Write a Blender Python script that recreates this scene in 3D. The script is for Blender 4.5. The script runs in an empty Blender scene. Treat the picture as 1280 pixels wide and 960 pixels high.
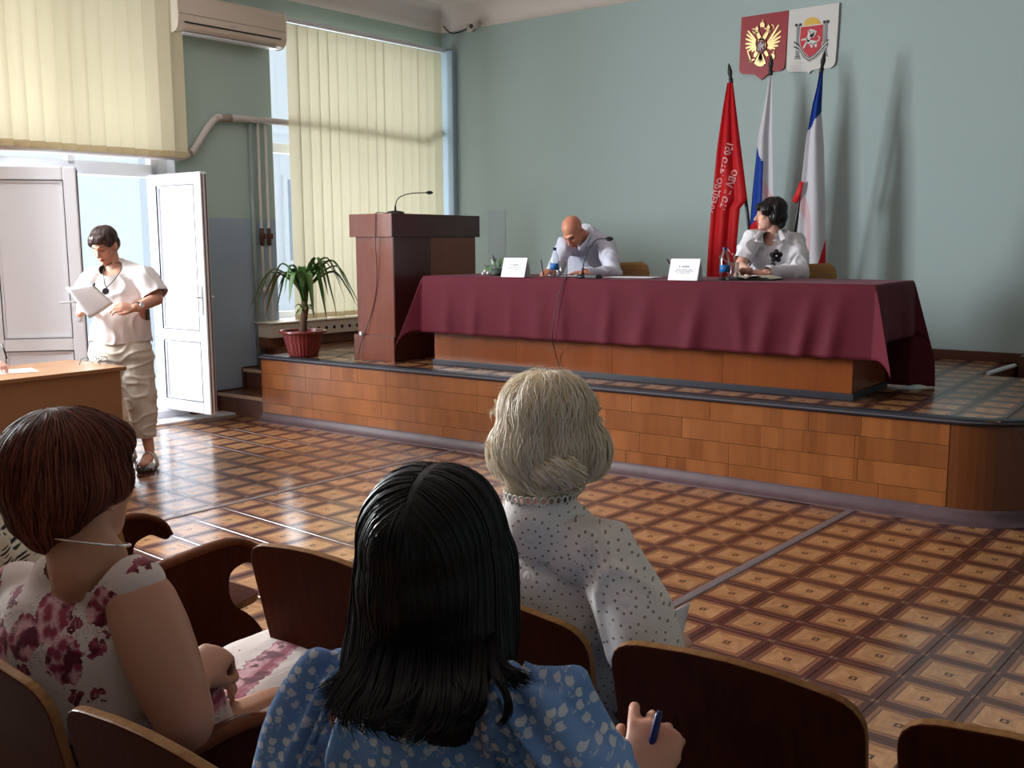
import bpy, bmesh, math, random
import numpy as np
from math import sin, cos, pi, radians, sqrt, atan2, hypot, floor, exp
from mathutils import Vector as V, Matrix as MX, Quaternion as Q, noise
from mathutils.bvhtree import BVHTree

scene = bpy.context.scene
COL = scene.collection
random.seed(7)

# ------------------------------------------------------------------ camera, sky, lights, exposure
CAM_POS = V((0.0, 0.0, 1.5)); YAW, PITCH, ROLL, FPX = -0.63456, 0.13988, 0.00476, 1238.46
_f = V((sin(YAW)*cos(PITCH), cos(YAW)*cos(PITCH), -sin(PITCH)))
_r = V((cos(YAW), -sin(YAW), 0.0)); _d = _f.cross(_r)
CR = cos(ROLL)*_r + sin(ROLL)*_d; CD = -sin(ROLL)*_r + cos(ROLL)*_d
cam_data = bpy.data.cameras.new('camera'); cam = bpy.data.objects.new('camera', cam_data); COL.objects.link(cam)
cam_data.sensor_fit = 'HORIZONTAL'; cam_data.sensor_width = 36.0; cam_data.lens = 36.0*FPX/1280.0
cam_data.clip_start = 0.05; cam_data.clip_end = 200
_m = MX((CR, -CD, -_f)).transposed().to_4x4(); _m.translation = CAM_POS; cam.matrix_world = _m
scene.camera = cam

# the left wall (doors and windows) leaves the back corner at a slight skew: s runs along it towards the camera, n into the room
CORNER = V((-7.194, 8.511, 0.0)); _dl = V((0.08459, 0.99642, 0.0)); _nl = V((0.99642, -0.08459, 0.0))
MW = MX(((-_dl.x, _nl.x, 0, CORNER.x), (-_dl.y, _nl.y, 0, CORNER.y), (0, 0, 1, 0), (0, 0, 0, 1)))
YB = 8.511                      # back wall
SZ = 0.566                      # stage height
def LW(s, n, z): return MW @ V((s, n, z))

world = bpy.data.worlds.new('world'); scene.world = world; world.use_nodes = True
_bg = world.node_tree.nodes['Background']
_bg.inputs['Color'].default_value = (0.78, 0.91, 0.985, 1); _bg.inputs['Strength'].default_value = 0.95

def area(name, loc, target, sx, sy, power, color):
    l = bpy.data.lights.new(name, 'AREA'); l.shape = 'RECTANGLE'; l.size = sx; l.size_y = sy; l.energy = power; l.color = color
    o = bpy.data.objects.new(name, l); COL.objects.link(o); o.location = loc
    o.rotation_euler = (V(target)-V(loc)).to_track_quat('-Z', 'Y').to_euler(); return o
# daylight: what comes in through the door, the blinds beside it and the windows further along the same wall
DAY = (0.93, 0.97, 1.0)
area('daylight_door', LW(4.1, -1.6, 1.3), LW(4.1, 3.0, 0.7), 2.4, 2.4, 140, DAY)
area('daylight_transom', LW(4.1, -0.9, 3.0), LW(4.1, 3.0, 2.9), 1.6, 1.2, 3, DAY)
area('daylight_window', LW(1.18, -0.9, 2.15), LW(1.18, 4.0, 2.15), 2.1, 2.7, 60, DAY)
area('daylight_far_window', LW(6.95, -0.34, 2.45), LW(6.0, 4.0, 2.1), 1.9, 1.6, 700, DAY)

scene.view_settings.view_transform = 'Standard'; scene.view_settings.look = 'None'
scene.view_settings.gamma = 1.0; scene.view_settings.use_curve_mapping = False
scene.view_settings.exposure = 0.22
scene.cycles.use_denoising = True
scene.cycles.max_bounces = 8; scene.cycles.diffuse_bounces = 4; scene.cycles.glossy_bounces = 3; scene.cycles.transmission_bounces = 6
scene.cycles.transparent_max_bounces = 12; scene.cycles.sample_clamp_indirect = 4.0; scene.cycles.caustics_reflective = False; scene.cycles.caustics_refractive = False

# ------------------------------------------------------------------ node helpers
class S:
    def __init__(s, nb, k): s.nb = nb; s.k = k
    def __add__(a, b): return a.nb.m('ADD', a, b)
    __radd__ = __add__
    def __mul__(a, b): return a.nb.m('MULTIPLY', a, b)
    __rmul__ = __mul__
    def __sub__(a, b): return a.nb.m('SUBTRACT', a, b)
    def __rsub__(a, b): return a.nb.m('SUBTRACT', b, a)
    def __truediv__(a, b): return a.nb.m('DIVIDE', a, b)
    def __lt__(a, b): return a.nb.m('LESS_THAN', a, b)
    def __gt__(a, b): return a.nb.m('GREATER_THAN', a, b)
    def abs(a): return a.nb.m('ABSOLUTE', a)
    def floor(a): return a.nb.m('FLOOR', a)
    def frac(a): return a.nb.m('FRACT', a)
    def max(a, b): return a.nb.m('MAXIMUM', a, b)
    def min(a, b): return a.nb.m('MINIMUM', a, b)
    def sin(a): return a.nb.m('SINE', a)
    def smooth(a, lo, hi):
        n = a.nb.n('ShaderNodeMapRange'); n.interpolation_type = 'SMOOTHSTEP'
        a.nb.put(n.inputs['Value'], a); n.inputs['From Min'].default_value = lo; n.inputs['From Max'].default_value = hi
        return S(a.nb, n.outputs['Result'])
class NB:
    def __init__(s, name):
        s.mat = bpy.data.materials.new(name); s.mat.use_nodes = True; s.nt = s.mat.node_tree
        s.bsdf = s.nt.nodes['Principled BSDF']; s.out = s.nt.nodes['Material Output']
    def n(s, t): return s.nt.nodes.new(t)
    def put(s, inp, v):
        if isinstance(v, S): s.nt.links.new(v.k, inp)
        elif isinstance(v, (tuple, list)): inp.default_value = tuple(v) + ((1,) if len(v) == 3 and len(inp.default_value) == 4 else ())
        else: inp.default_value = v
    def m(s, op, a, b=None, c=None):
        n = s.n('ShaderNodeMath'); n.operation = op; s.put(n.inputs[0], a)
        if b is not None: s.put(n.inputs[1], b)
        if c is not None: s.put(n.inputs[2], c)
        return S(s, n.outputs[0])
    def co(s, kind='Object'): return S(s, s.n('ShaderNodeTexCoord').outputs[kind])
    def pos(s): return S(s, s.n('ShaderNodeNewGeometry').outputs['Position'])
    def sep(s, v):
        n = s.n('ShaderNodeSeparateXYZ'); s.put(n.inputs[0], v); return [S(s, o) for o in n.outputs]
    def comb(s, x, y, z):
        n = s.n('ShaderNodeCombineXYZ')
        for i, v in enumerate((x, y, z)): s.put(n.inputs[i], v)
        return S(s, n.outputs[0])
    def map(s, v, scale=(1, 1, 1), loc=(0, 0, 0), rot=(0, 0, 0)):
        n = s.n('ShaderNodeMapping'); s.put(n.inputs['Vector'], v); n.inputs['Scale'].default_value = scale
        n.inputs['Location'].default_value = loc; n.inputs['Rotation'].default_value = rot; return S(s, n.outputs[0])
    def noise(s, v, scale=5, detail=3, rough=.5, dist=0):
        n = s.n('ShaderNodeTexNoise'); s.put(n.inputs['Vector'], v); n.inputs['Scale'].default_value = scale
        n.inputs['Detail'].default_value = detail; n.inputs['Roughness'].default_value = rough; n.inputs['Distortion'].default_value = dist
        return S(s, n.outputs['Fac'])
    def vor(s, v, scale=5, feature='F1', out='Distance', rnd=1.0, dims='3D'):
        n = s.n('ShaderNodeTexVoronoi'); n.voronoi_dimensions = dims; n.feature = feature; s.put(n.inputs['Vector'], v)
        n.inputs['Scale'].default_value = scale; n.inputs['Randomness'].default_value = rnd
        if isinstance(out, str): return S(s, n.outputs[out])
        return [S(s, n.outputs[o]) for o in out]
    def white(s, v):
        n = s.n('ShaderNodeTexWhiteNoise'); n.noise_dimensions = '3D'; s.put(n.inputs['Vector'], v); return S(s, n.outputs['Value'])
    def rnd(s): return S(s, s.n('ShaderNodeObjectInfo').outputs['Random'])
    def attr(s, name, out='Color'):
        n = s.n('ShaderNodeAttribute'); n.attribute_name = name; return S(s, n.outputs[out])
    def ramp(s, f, stops):
        n = s.n('ShaderNodeValToRGB'); s.put(n.inputs['Fac'], f); e = n.color_ramp.elements
        while len(e) < len(stops): e.new(.5)
        for el, (p, c) in zip(e, stops): el.position = p; el.color = tuple(c)+(1,)
        return S(s, n.outputs['Color'])
    def mix(s, f, a, b, mode='MIX'):
        n = s.n('ShaderNodeMix'); n.data_type = 'RGBA'; n.blend_type = mode; s.put(n.inputs[0], f); s.put(n.inputs[6], a); s.put(n.inputs[7], b)
        return S(s, n.outputs[2])
    def val(s, c, v):   # scale a colour's brightness
        n = s.n('ShaderNodeHueSaturation'); s.put(n.inputs['Value'], v); s.put(n.inputs['Color'], c); return S(s, n.outputs[0])
    def bump(s, h, strength=.3, dist=.01):
        n = s.n('ShaderNodeBump'); n.inputs['Strength'].default_value = strength; n.inputs['Distance'].default_value = dist
        s.put(n.inputs['Height'], h); s.nt.links.new(n.outputs[0], s.bsdf.inputs['Normal'])
    def set(s, **k):
        nm = dict(c='Base Color', r='Roughness', m='Metallic', spec='Specular IOR Level', tr='Transmission Weight', a='Alpha', sheen='Sheen Weight',
                  coat='Coat Weight', coatr='Coat Roughness', sss='Subsurface Weight', ior='IOR', an='Anisotropic')
        for a, b in k.items(): s.put(s.bsdf.inputs[nm[a]], b)
        return s.mat
def lin(r, g, b):
    f = lambda c: ((c/255+.055)/1.055)**2.4 if c > 10 else c/255/12.92
    return (f(r), f(g), f(b))
def flat(name, c, r=.5, **k): return NB(name).set(c=c, r=r, **k)

# ------------------------------------------------------------------ mesh helpers
class MB:
    def __init__(s): s.v = []; s.f = []; s.mi = []; s.cur = 0
    def add(s, vs, fs, M=None):
        o = len(s.v)
        s.v += [tuple(M @ V(p)) if M is not None else tuple(p) for p in vs]
        s.f += [tuple(i+o for i in q) for q in fs]; s.mi += [s.cur]*len(fs); return s
    def box(s, a, b, M=None):
        (x0, y0, z0), (x1, y1, z1) = a, b
        x0, x1 = min(x0, x1), max(x0, x1); y0, y1 = min(y0, y1), max(y0, y1); z0, z1 = min(z0, z1), max(z0, z1)
        return s.add([(x0,y0,z0),(x1,y0,z0),(x1,y1,z0),(x0,y1,z0),(x0,y0,z1),(x1,y0,z1),(x1,y1,z1),(x0,y1,z1)],
                     [(3,2,1,0),(4,5,6,7),(0,1,5,4),(1,2,6,5),(2,3,7,6),(3,0,4,7)], M)
    def prism(s, poly, z0, z1, M=None):      # polygon in xy, extruded in z (poly counter-clockwise)
        n = len(poly)
        vs = [(x, y, z0) for x, y in poly]+[(x, y, z1) for x, y in poly]
        fs = [tuple(range(n-1, -1, -1)), tuple(range(n, 2*n))]+[(i, (i+1) % n, n+(i+1) % n, n+i) for i in range(n)]
        return s.add(vs, fs, M)
    def lathe(s, prof, n=16, c=(0, 0, 0), M=None, arc=None):
        vs = []; fs = []
        for r, z in prof:
            for k in range(n): a = 2*pi*k/n; vs.append((c[0]+r*cos(a), c[1]+r*sin(a), c[2]+z))
        for j in range(len(prof)-1):
            for k in range(n): fs.append((j*n+k, j*n+(k+1) % n, (j+1)*n+(k+1) % n, (j+1)*n+k))
        if prof[0][0] > 1e-6: fs.append(tuple(range(n-1, -1, -1)))
        if prof[-1][0] > 1e-6: fs.append(tuple(range((len(prof)-1)*n, len(prof)*n)))
        return s.add(vs, fs, M)
    def tube(s, pts, rad, n=8, side=None, caps=True, M=None, roundcap=False):
        vs, fs = sweep(pts, rad, n, side, roundcap, caps); return s.add(vs, fs, M)
    def grid(s, rows, M=None, closed=False):
        n = len(rows[0]); vs = [p for r in rows for p in r]; fs = []
        for j in range(len(rows)-1):
            for k in range(n-(0 if closed else 1)):
                k2 = (k+1) % n; fs.append((j*n+k, j*n+k2, (j+1)*n+k2, (j+1)*n+k))
        return s.add(vs, fs, M)
def spline(pts, k=6):
    P = [np.array(p, float) for p in pts]; out = []
    if len(P) < 3: return [tuple(P[0]+(P[-1]-P[0])*i/k) for i in range(k+1)]
    for i in range(len(P)-1):
        p0 = P[i-1] if i else 2*P[0]-P[1]; p1, p2 = P[i], P[i+1]; p3 = P[i+2] if i+2 < len(P) else 2*P[-1]-P[-2]
        for j in range(k):
            t = j/k; out.append(tuple(.5*((2*p1)+(p2-p0)*t+(2*p0-5*p1+4*p2-p3)*t*t+(3*p1-p0-3*p2+p3)*t**3)))
    out.append(tuple(P[-1])); return out
def sweep(pts, rad, n=10, side=None, roundcap=False, caps=True):
    """closed tube along pts; rad: number, list of numbers or of (a, b) half-axes, a along `side`"""
    P = [V(p) for p in pts]; m = len(P)
    R = [rad]*m if not isinstance(rad, (list, tuple)) else list(rad)
    R = [(r, r) if not isinstance(r, (list, tuple)) else r for r in R]
    T = [((P[min(i+1, m-1)]-P[max(i-1, 0)]).normalized()) for i in range(m)]
    u = V(side) if side is not None else (T[0].orthogonal())
    rings = []
    for i in range(m):
        u2 = u-T[i]*u.dot(T[i])
        u2 = u2.normalized() if u2.length > 1e-6 else T[i].orthogonal().normalized()
        if side is None: u = u2
        rings.append((P[i], u2, T[i].cross(u2), R[i], T[i]))
    if roundcap:
        def cap(rg, sg):
            p, a, b, r, t = rg; q = min(r)
            return [(p+t*(sg*q*sin(h)), a, b, (r[0]*cos(h), r[1]*cos(h)), t) for h in (radians(35), radians(65), radians(85))]
        rings = cap(rings[0], -1)[::-1]+rings+cap(rings[-1], 1)
    vs = []; fs = []
    for p, a, b, r, t in rings:
        for k in range(n): h = 2*pi*k/n; vs.append(tuple(p+a*(r[0]*cos(h))+b*(r[1]*sin(h))))
    for j in range(len(rings)-1):
        for k in range(n): fs.append((j*n+k, j*n+(k+1) % n, (j+1)*n+(k+1) % n, (j+1)*n+k))
    if caps: fs.append(tuple(range(n-1, -1, -1))); fs.append(tuple(range((len(rings)-1)*n, len(rings)*n)))
    return vs, fs
def sphere(c, r, rot=None, nu=14, nv=9):
    r = (r, r, r) if not isinstance(r, (tuple, list)) else r
    vs = []; fs = []
    for j in range(nv+1):
        t = pi*j/nv
        for k in range(nu):
            a = 2*pi*k/nu; p = V((r[0]*sin(t)*cos(a), r[1]*sin(t)*sin(a), -r[2]*cos(t)))
            if rot is not None: p = rot @ p
            vs.append((c[0]+p.x, c[1]+p.y, c[2]+p.z))
    for j in range(nv):
        for k in range(nu): fs.append((j*nu+k, j*nu+(k+1) % nu, (j+1)*nu+(k+1) % nu, (j+1)*nu+k))
    return vs, fs

def tag(o, label=None, cat=None, group=None, kind=None):
    if label: o['label'] = label
    if cat: o['category'] = cat
    if group: o['group'] = group
    if kind: o['kind'] = kind
    return o
def ob(name, mb, mats, parent=None, smooth=False, M=None, base=True, bevel=0, seg=2, label=None, cat=None, group=None, kind=None, local=False, sub=0):
    """one mesh object; vertices are given in room coordinates (after M), or in the parent's own when local"""
    me = bpy.data.meshes.new(name)
    vs = mb.v
    if M is not None: vs = [tuple(M @ V(p)) for p in vs]
    off = V((0, 0, 0))
    if parent is None and base and vs:
        A = np.array(vs); off = V(((A[:, 0].min()+A[:, 0].max())/2, (A[:, 1].min()+A[:, 1].max())/2, A[:, 2].min()))
        vs = (A-np.array(off)).tolist()
    me.from_pydata(vs, [], mb.f)
    mats = mats if isinstance(mats, (list, tuple)) else [mats]
    for m in mats: me.materials.append(m)
    if len(mats) > 1: me.polygons.foreach_set('material_index', mb.mi)
    if smooth: me.polygons.foreach_set('use_smooth', [True]*len(me.polygons))
    me.update()
    o = bpy.data.objects.new(name, me); COL.objects.link(o); o.location = off
    if parent is not None: hang(o, parent, local)
    if sub: md = o.modifiers.new('sub', 'SUBSURF'); md.levels = sub; md.render_levels = sub
    if bevel: md = o.modifiers.new('bevel', 'BEVEL'); md.width = bevel; md.segments = seg; md.limit_method = 'ANGLE'; md.harden_normals = False
    if kind is None and parent is None and not label: kind = 'structure'
    return tag(o, label, cat, group, kind)
def world_of(o):
    m = o.matrix_basis.copy()
    return world_of(o.parent) @ o.matrix_parent_inverse @ m if o.parent else m
def hang(o, p, local=False):
    o.parent = p
    o.matrix_parent_inverse = MX.Identity(4) if local else world_of(p).inverted()
def empty(name, label, cat, loc=(0, 0, 0), rz=0, group=None, kind=None):
    o = bpy.data.objects.new(name, None); COL.objects.link(o); o.location = loc; o.rotation_euler = (0, 0, rz); o.empty_display_size = .1
    return tag(o, label, cat, group, kind)
def dup(root, loc=None, rz=None, label=None):
    r = root.copy(); COL.objects.link(r)
    if loc is not None: r.location = loc
    if rz is not None: r.rotation_euler = (0, 0, rz)
    if label: r['label'] = label
    for ch in root.children:
        c = ch.copy(); COL.objects.link(c); c.parent = r
        for g in ch.children:
            d = g.copy(); COL.objects.link(d); d.parent = c
    return r
def link_copy(src, parent, mat_local, name=None):
    o = src.copy(); COL.objects.link(o); o.parent = parent; o.matrix_parent_inverse = MX.Identity(4); o.matrix_basis = mat_local; return o
# ------------------------------------------------------------------ materials of the room
def m_wall(name, c, low=None, zsplit=1.748):
    b = NB(name); p = b.pos(); n1 = b.noise(p, .8, 3); n2 = b.noise(p, 260, 2)
    col = b.mix(n1, c, tuple(x*.93 for x in c))
    if low: x, y, z = b.sep(p); col = b.mix(z < zsplit, col, low)
    b.bump(b.noise(p, 140, 3), .12, .002)
    return b.set(c=col, r=.62, spec=.3)
WALLC = lin(178, 198, 197)
MAT_WALL = m_wall('wall_paint', WALLC)
MAT_WALL_L = m_wall('wall_paint_two_tone', lin(188, 210, 200), lin(170, 190, 206))
MAT_PLASTER = m_wall('ceiling_plaster', lin(236, 228, 224))
MAT_WHITE = flat('white_plastic', lin(238, 240, 246), .32)
MAT_PIPE = flat('pipe_paint', lin(214, 206, 200), .45)
MAT_OUT = flat('outdoor_render', lin(236, 238, 244), .9)
MAT_DARK = flat('dark_trim', lin(30, 32, 42), .45)
MAT_BLACK = flat('black_plastic', lin(22, 22, 25), .42)
MAT_CHROME = flat('steel', (.55, .55, .56), .3, m=1)
MAT_PAPER = flat('paper', lin(240, 240, 246), .8)
def m_glass(name='pane_glass'):
    b = NB(name); nt = b.nt; g = b.n('ShaderNodeBsdfTransparent'); gl = b.n('ShaderNodeBsdfGlossy'); gl.inputs['Roughness'].default_value = .02
    mx = b.n('ShaderNodeMixShader'); mx.inputs[0].default_value = .07
    nt.links.new(g.outputs[0], mx.inputs[1]); nt.links.new(gl.outputs[0], mx.inputs[2]); nt.links.new(mx.outputs[0], b.out.inputs[0]); return b.mat
MAT_PANE = m_glass()
def m_blind(name, c, k=.55):
    b = NB(name); x, y, z = b.sep(b.co()); w = b.noise(b.map(b.co(), (300, 300, 40)), 1, 2)
    col = b.mix(w, c, tuple(v*.9 for v in c)); b.set(c=col, r=.85, spec=.1)
    t = b.n('ShaderNodeBsdfTranslucent'); b.put(t.inputs[0], col); mx = b.n('ShaderNodeMixShader'); mx.inputs[0].default_value = k
    b.nt.links.new(b.bsdf.outputs[0], mx.inputs[1]); b.nt.links.new(t.outputs[0], mx.inputs[2]); b.nt.links.new(mx.outputs[0], b.out.inputs[0]); return b.mat
MAT_BLIND = m_blind('blind_fabric', lin(226, 217, 188), .36)
MAT_BLIND_HEM = m_blind('blind_hem', lin(196, 178, 140), .2)
def m_veneer(name, ca, cb, patch=.11, gloss=.28, vary=.35, grain=1.0, seed=0):
    b = NB(name); x, y, z = b.sep(b.pos()); u = x+y*.97
    strip = b.white(b.comb((u/patch+b.rnd()*5.0).floor(), (b.rnd()*57.0+seed).floor(), 3.0))*.6+b.white(b.comb((u/(patch*.37)).floor(), (b.rnd()*57.0+seed).floor(), 8.0))*.4
    g = b.noise(b.comb(u*60.0, z*2.5, b.rnd()*9.0), 1.0, 4, .6)
    g2 = b.noise(b.comb(u*7.0, z*1.2, 2.0), 1.0, 3, .5, .6)
    f = strip*vary+g*.45*grain+g2*.3+(b.rnd()-.5)*.14-.12
    col = b.mix(f.max(0.0).min(1.0), ca, cb)
    b.bump(g, .05, .002)
    return b.set(c=col, r=b.noise(b.pos(), 6, 2)*.15+gloss-.07, coat=.25, coatr=.2)
MAT_STAGE = m_veneer('stage_veneer', lin(104, 54, 24), lin(160, 98, 52), .13, .3, .6)
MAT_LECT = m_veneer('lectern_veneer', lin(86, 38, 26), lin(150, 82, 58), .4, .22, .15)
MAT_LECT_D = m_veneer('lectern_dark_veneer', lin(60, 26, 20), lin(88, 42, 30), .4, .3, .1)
MAT_LECT_O = m_veneer('lectern_orange_veneer', lin(110, 56, 24), lin(142, 78, 38), .14, .3, .2)
MAT_TABLE = m_veneer('table_base_veneer', lin(110, 54, 24), lin(152, 84, 42), .16, .22, .2)
MAT_DESK = m_veneer('desk_laminate', lin(150, 108, 70), lin(168, 124, 84), .5, .4, .1, .4)
MAT_STEP = m_veneer('step_wood', lin(72, 36, 24), lin(140, 86, 54), .12, .35, .4)
MAT_BASEB = m_veneer('baseboard_wood', lin(80, 45, 33), lin(105, 62, 46), .6, .4, .1, .5)
def m_tile(name, dirt=0.0):
    """printed parquet square: dark centre, four grained triangles, fillets, frame and broad dark bands"""
    b = NB(name); u, v, _ = b.sep(b.co('UV')); u = u-.5; v = v-.5; au, av = u.abs(), v.abs(); m = au.max(av); mn = au.min(av)
    pw = b.pos(); px, py, pz = b.sep(pw)
    horiz = au > av                                            # left and right triangles
    gr = b.noise(b.comb(px*38.0, py*9.0, horiz*7.0), 1, 4, .6); gr2 = b.noise(b.comb(px*9.0, py*38.0, 4.0), 1, 4, .6)
    grain = b.m('ADD', gr*horiz, gr2*(1.0-horiz))
    light = b.mix(grain.smooth(.3, .75), lin(176, 128, 84), lin(132, 86, 52))
    light = b.mix(horiz*.16, light, lin(208, 166, 118))
    frame = b.mix(grain, lin(148, 98, 66), lin(112, 70, 46))
    band = b.mix(grain, lin(96, 50, 36), lin(52, 26, 20))
    dk = lin(58, 28, 18)
    col = b.mix(m > .318, light, dk); col = b.mix(m > .332, col, frame); col = b.mix(m > .394, col, dk); col = b.mix(m > .406, col, band)
    col = b.mix((mn > .448), col, lin(112, 78, 60))             # small blocks where the bands cross
    col = b.mix(m < .055, col, dk); col = b.mix(m < .024, col, lin(168, 120, 80))
    col = b.val(col, b.rnd()*.16+.92)
    sc = b.noise(pw, 1.6, 4, .6)
    b.bump(b.noise(pw, 3.0, 2), .05, .02)
    return b.set(c=col, r=sc*.10+.12+dirt, spec=.5, coat=.35, coatr=.4)
MAT_TILE = m_tile('parquet_linoleum')
MAT_TILE_S = m_tile('parquet_linoleum_stage', .06)
MAT_JOINT = flat('floor_joint', lin(70, 40, 30), .5)
MAT_STRIP = flat('joint_strip', lin(112, 102, 104), .38)
MAT_SKIRT = NB('skirting_linoleum'); MAT_SKIRT = MAT_SKIRT.set(c=MAT_SKIRT.mix(MAT_SKIRT.noise(MAT_SKIRT.pos(), 9, 4), lin(98, 76, 80), lin(66, 48, 52)), r=.5)

# ------------------------------------------------------------------ the room shell
TS, TROT, T0 = .24444, -.0777, V((-1.475, 3.374))
def tile_xy(i, j):
    c, s = cos(TROT), sin(TROT); return V((T0.x+TS*(c*i-s*j), T0.y+TS*(s*i+c*j)))
XR, YF = 6.0, -10.0
def wall_x(y): return CORNER.x-(CORNER.y-y)*_dl.x/_dl.y
flr = ob('floor', MB().prism([(wall_x(YF-.3)-.2, YF-.3), (XR+.3, YF-.3), (XR+.3, YB+.3), (wall_x(YB)-.2, YB+.3)], -.12, -.004), MAT_JOINT)
def yfront(x): return 5.588+.0122*(x+4)
def tile_mesh(name, mat, h=.004):
    a, e = TS/2-.0008, .0016
    vs = [(-a+e,-a+e,0),(a-e,-a+e,0),(a-e,a-e,0),(-a+e,a-e,0),(-a,-a,-e),(a,-a,-e),(a,a,-e),(-a,a,-e),(-a,-a,-h),(a,-a,-h),(a,a,-h),(-a,a,-h)]
    fs = [(0,1,2,3)]+[(k+4,(k+1)%4+4,(k+1)%4,k) for k in range(4)]+[(k+8,(k+1)%4+8,(k+1)%4+4,k+4) for k in range(4)]
    me = bpy.data.meshes.new(name); me.from_pydata(vs, [], fs); me.materials.append(mat)
    uv = me.uv_layers.new(name='UVMap')
    for l in me.loops: p = vs[l.vertex_index]; uv.data[l.index].uv = (p[0]/TS+.5, p[1]/TS+.5)
    return me, vs, fs
TILE, TV, TF = tile_mesh('floor_tile', MAT_TILE)
def px(p):
    q = V(p)-CAM_POS; z = q.dot(_f); return (640+FPX*q.dot(CR)/z, 480+FPX*q.dot(CD)/z, z) if z > .1 else (-9999, -9999, z)
def lay_tiles(parent, mesh, mat, z, inside, most, name, far=None):
    near = []; rest = []
    for i in range(-60, 60):
        for j in range(-60, 60):
            p = tile_xy(i, j)
            if not inside(p.x, p.y): continue
            x, y, d = px((p.x, p.y, z))
            (near if -40 < x < 1320 and -40 < y < 1000 else rest).append((d if d > 0 else 99, p.x, p.y))
    near.sort(); rest += near[most:]; near = near[:most]
    for d, x, y in near:
        o = bpy.data.objects.new(name, mesh); COL.objects.link(o); o.parent = parent; o.matrix_parent_inverse = world_of(parent).inverted()
        o.location = (x, y, z+random.uniform(-.0004, .0002)); o.rotation_euler = (random.uniform(-.0003, .0003), random.uniform(-.0003, .0003), TROT)
    if rest:
        R = MX.Rotation(TROT, 4, 'Z'); vs = []; fs = []
        for d, x, y in rest:
            o = len(vs); vs += [tuple(R @ V(p)+V((x, y, z))) for p in TV]; fs += [tuple(k+o for k in f) for f in TF]
        me = bpy.data.meshes.new(name+'s_beyond'); me.from_pydata(vs, [], fs); me.materials.append(mat)
        uv = me.uv_layers.new(name='UVMap'); n = len(TV)
        co = np.array([(p[0]/TS+.5, p[1]/TS+.5) for p in TV]); li = np.empty(len(me.loops), int); me.loops.foreach_get('vertex_index', li)
        uv.data.foreach_set('uv', co[li % n].ravel())
        o = bpy.data.objects.new('floor_tiling', me); COL.objects.link(o); hang(o, parent); o['kind'] = 'stuff'
def wall_x(y): return CORNER.x-(CORNER.y-y)*_dl.x/_dl.y
lay_tiles(flr, TILE, MAT_TILE, 0.0, lambda x, y: wall_x(y)+.05 < x < XR-.1 and YF+.1 < y < (yfront(x) if x < -.75 else YB), 300, 'floor_tile')
def strip(n, x0, y0, x1, y1, w):
    d = V((x1-x0, y1-y0, 0)); t = d.normalized(); q = V((-t.y, t.x, 0))*w/2; a, b = V((x0, y0, 0)), V((x1, y1, 0))
    m = MB(); rows = []
    for off, h in ((-1, .0005), (-.7, .0045), (.7, .0045), (1, .0005)): rows.append([tuple(p+q*off+V((0, 0, h))) for p in (a, b)])
    m.grid(rows); ob(f'trim_{n}', m, MAT_STRIP)
strip(1, -4.86, 0.6, -4.57, 5.53, .036); strip(2, -2.05, .3, -1.685, 5.54, .05)

# left wall in pieces round its openings: the glazed door beside the pier, the tall window by the corner, and windows nearer the camera
wl = empty('wall_left', None, None, LW(3, 0, 0), kind='structure')
def lbox(mb, s0, s1, z0, z1, n0=-.36, n1=0.0): return mb.box((s0, n0, z0), (s1, n1, z1))
DOOR0, DOOR1, DTOP = 3.24, 4.95, 3.66
pieces = [('pier', (2.23, DOOR0, 0, 4.1)), ('corner_pier', (-.3, .13, 0, 4.1)), ('lintel', (.13, 2.23, 3.5, 4.1)), ('window_parapet', (.13, 2.23, 0, .79)),
          ('door_lintel', (DOOR0, DOOR1, DTOP, 4.1)), ('pier', (DOOR1, 5.9, 0, 4.1)), ('window_parapet', (5.9, 7.9, 0, .9)), ('lintel', (5.9, 7.9, 3.3, 4.1)),
          ('pier', (7.9, 19.0, 0, 4.1)), ('threshold', (DOOR0, DOOR1, -.1, .02))]
for nm, (a, b, z0, z1) in pieces: ob(nm, lbox(MB(), a, b, z0, z1), MAT_WALL_L, wl, M=MW)
# white reveals of the door opening and the window opening
for nm, (a, b, z0, z1) in dict(door_reveal=(DOOR0-.002, DOOR0+.004, .02, DTOP), window_reveal=(2.226, 2.232, .79, 3.5)).items():
    ob(nm, lbox(MB(), a, b, z0, z1, -.35, -.004), MAT_WHITE, wl, M=MW)
ob('wall_back', MB().box((CORNER.x-.4, YB, 0), (XR+.3, YB+.3, 4.1)), MAT_WALL)
ob('wall_right', MB().box((XR, YF-.3, 0), (XR+.3, YB+.3, 4.1)), MAT_WALL)
ob('wall_front', MB().box((CORNER.x-2.0, YF-.3, 0), (XR+.3, YF, 4.1)), MAT_WALL)
# ceiling with a coved edge springing from the top of the paint
ZC = 3.755
cv = [(0, ZC), (.02, ZC+.0), (.035, ZC+.07), (.09, ZC+.15), (.18, ZC+.2), (.3, ZC+.22), (.3, ZC+.34), (0, ZC+.34)]
m = MB(); rows = [[(CORNER.x-.35, YB-n+.001, z) for n, z in cv], [(XR+.05, YB-n+.001, z) for n, z in cv]]; m.grid([list(r) for r in zip(*rows)])
ob('trim_3', m, MAT_PLASTER, smooth=True)
m = MB(); rows = [[(s, n-.001, z) for s, n, z in [(-.05, a, b) for a, b in cv]], [(18.8, n, z) for n, z in cv]]; m.grid([list(r) for r in zip(*rows)][::-1])
ob('trim_4', m, MAT_PLASTER, smooth=True, M=MW)
ob('ceiling', MB().box((-9.0, YF-.3, ZC+.215), (XR+.3, YB+.3, ZC+.4)), MAT_PLASTER)
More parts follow.
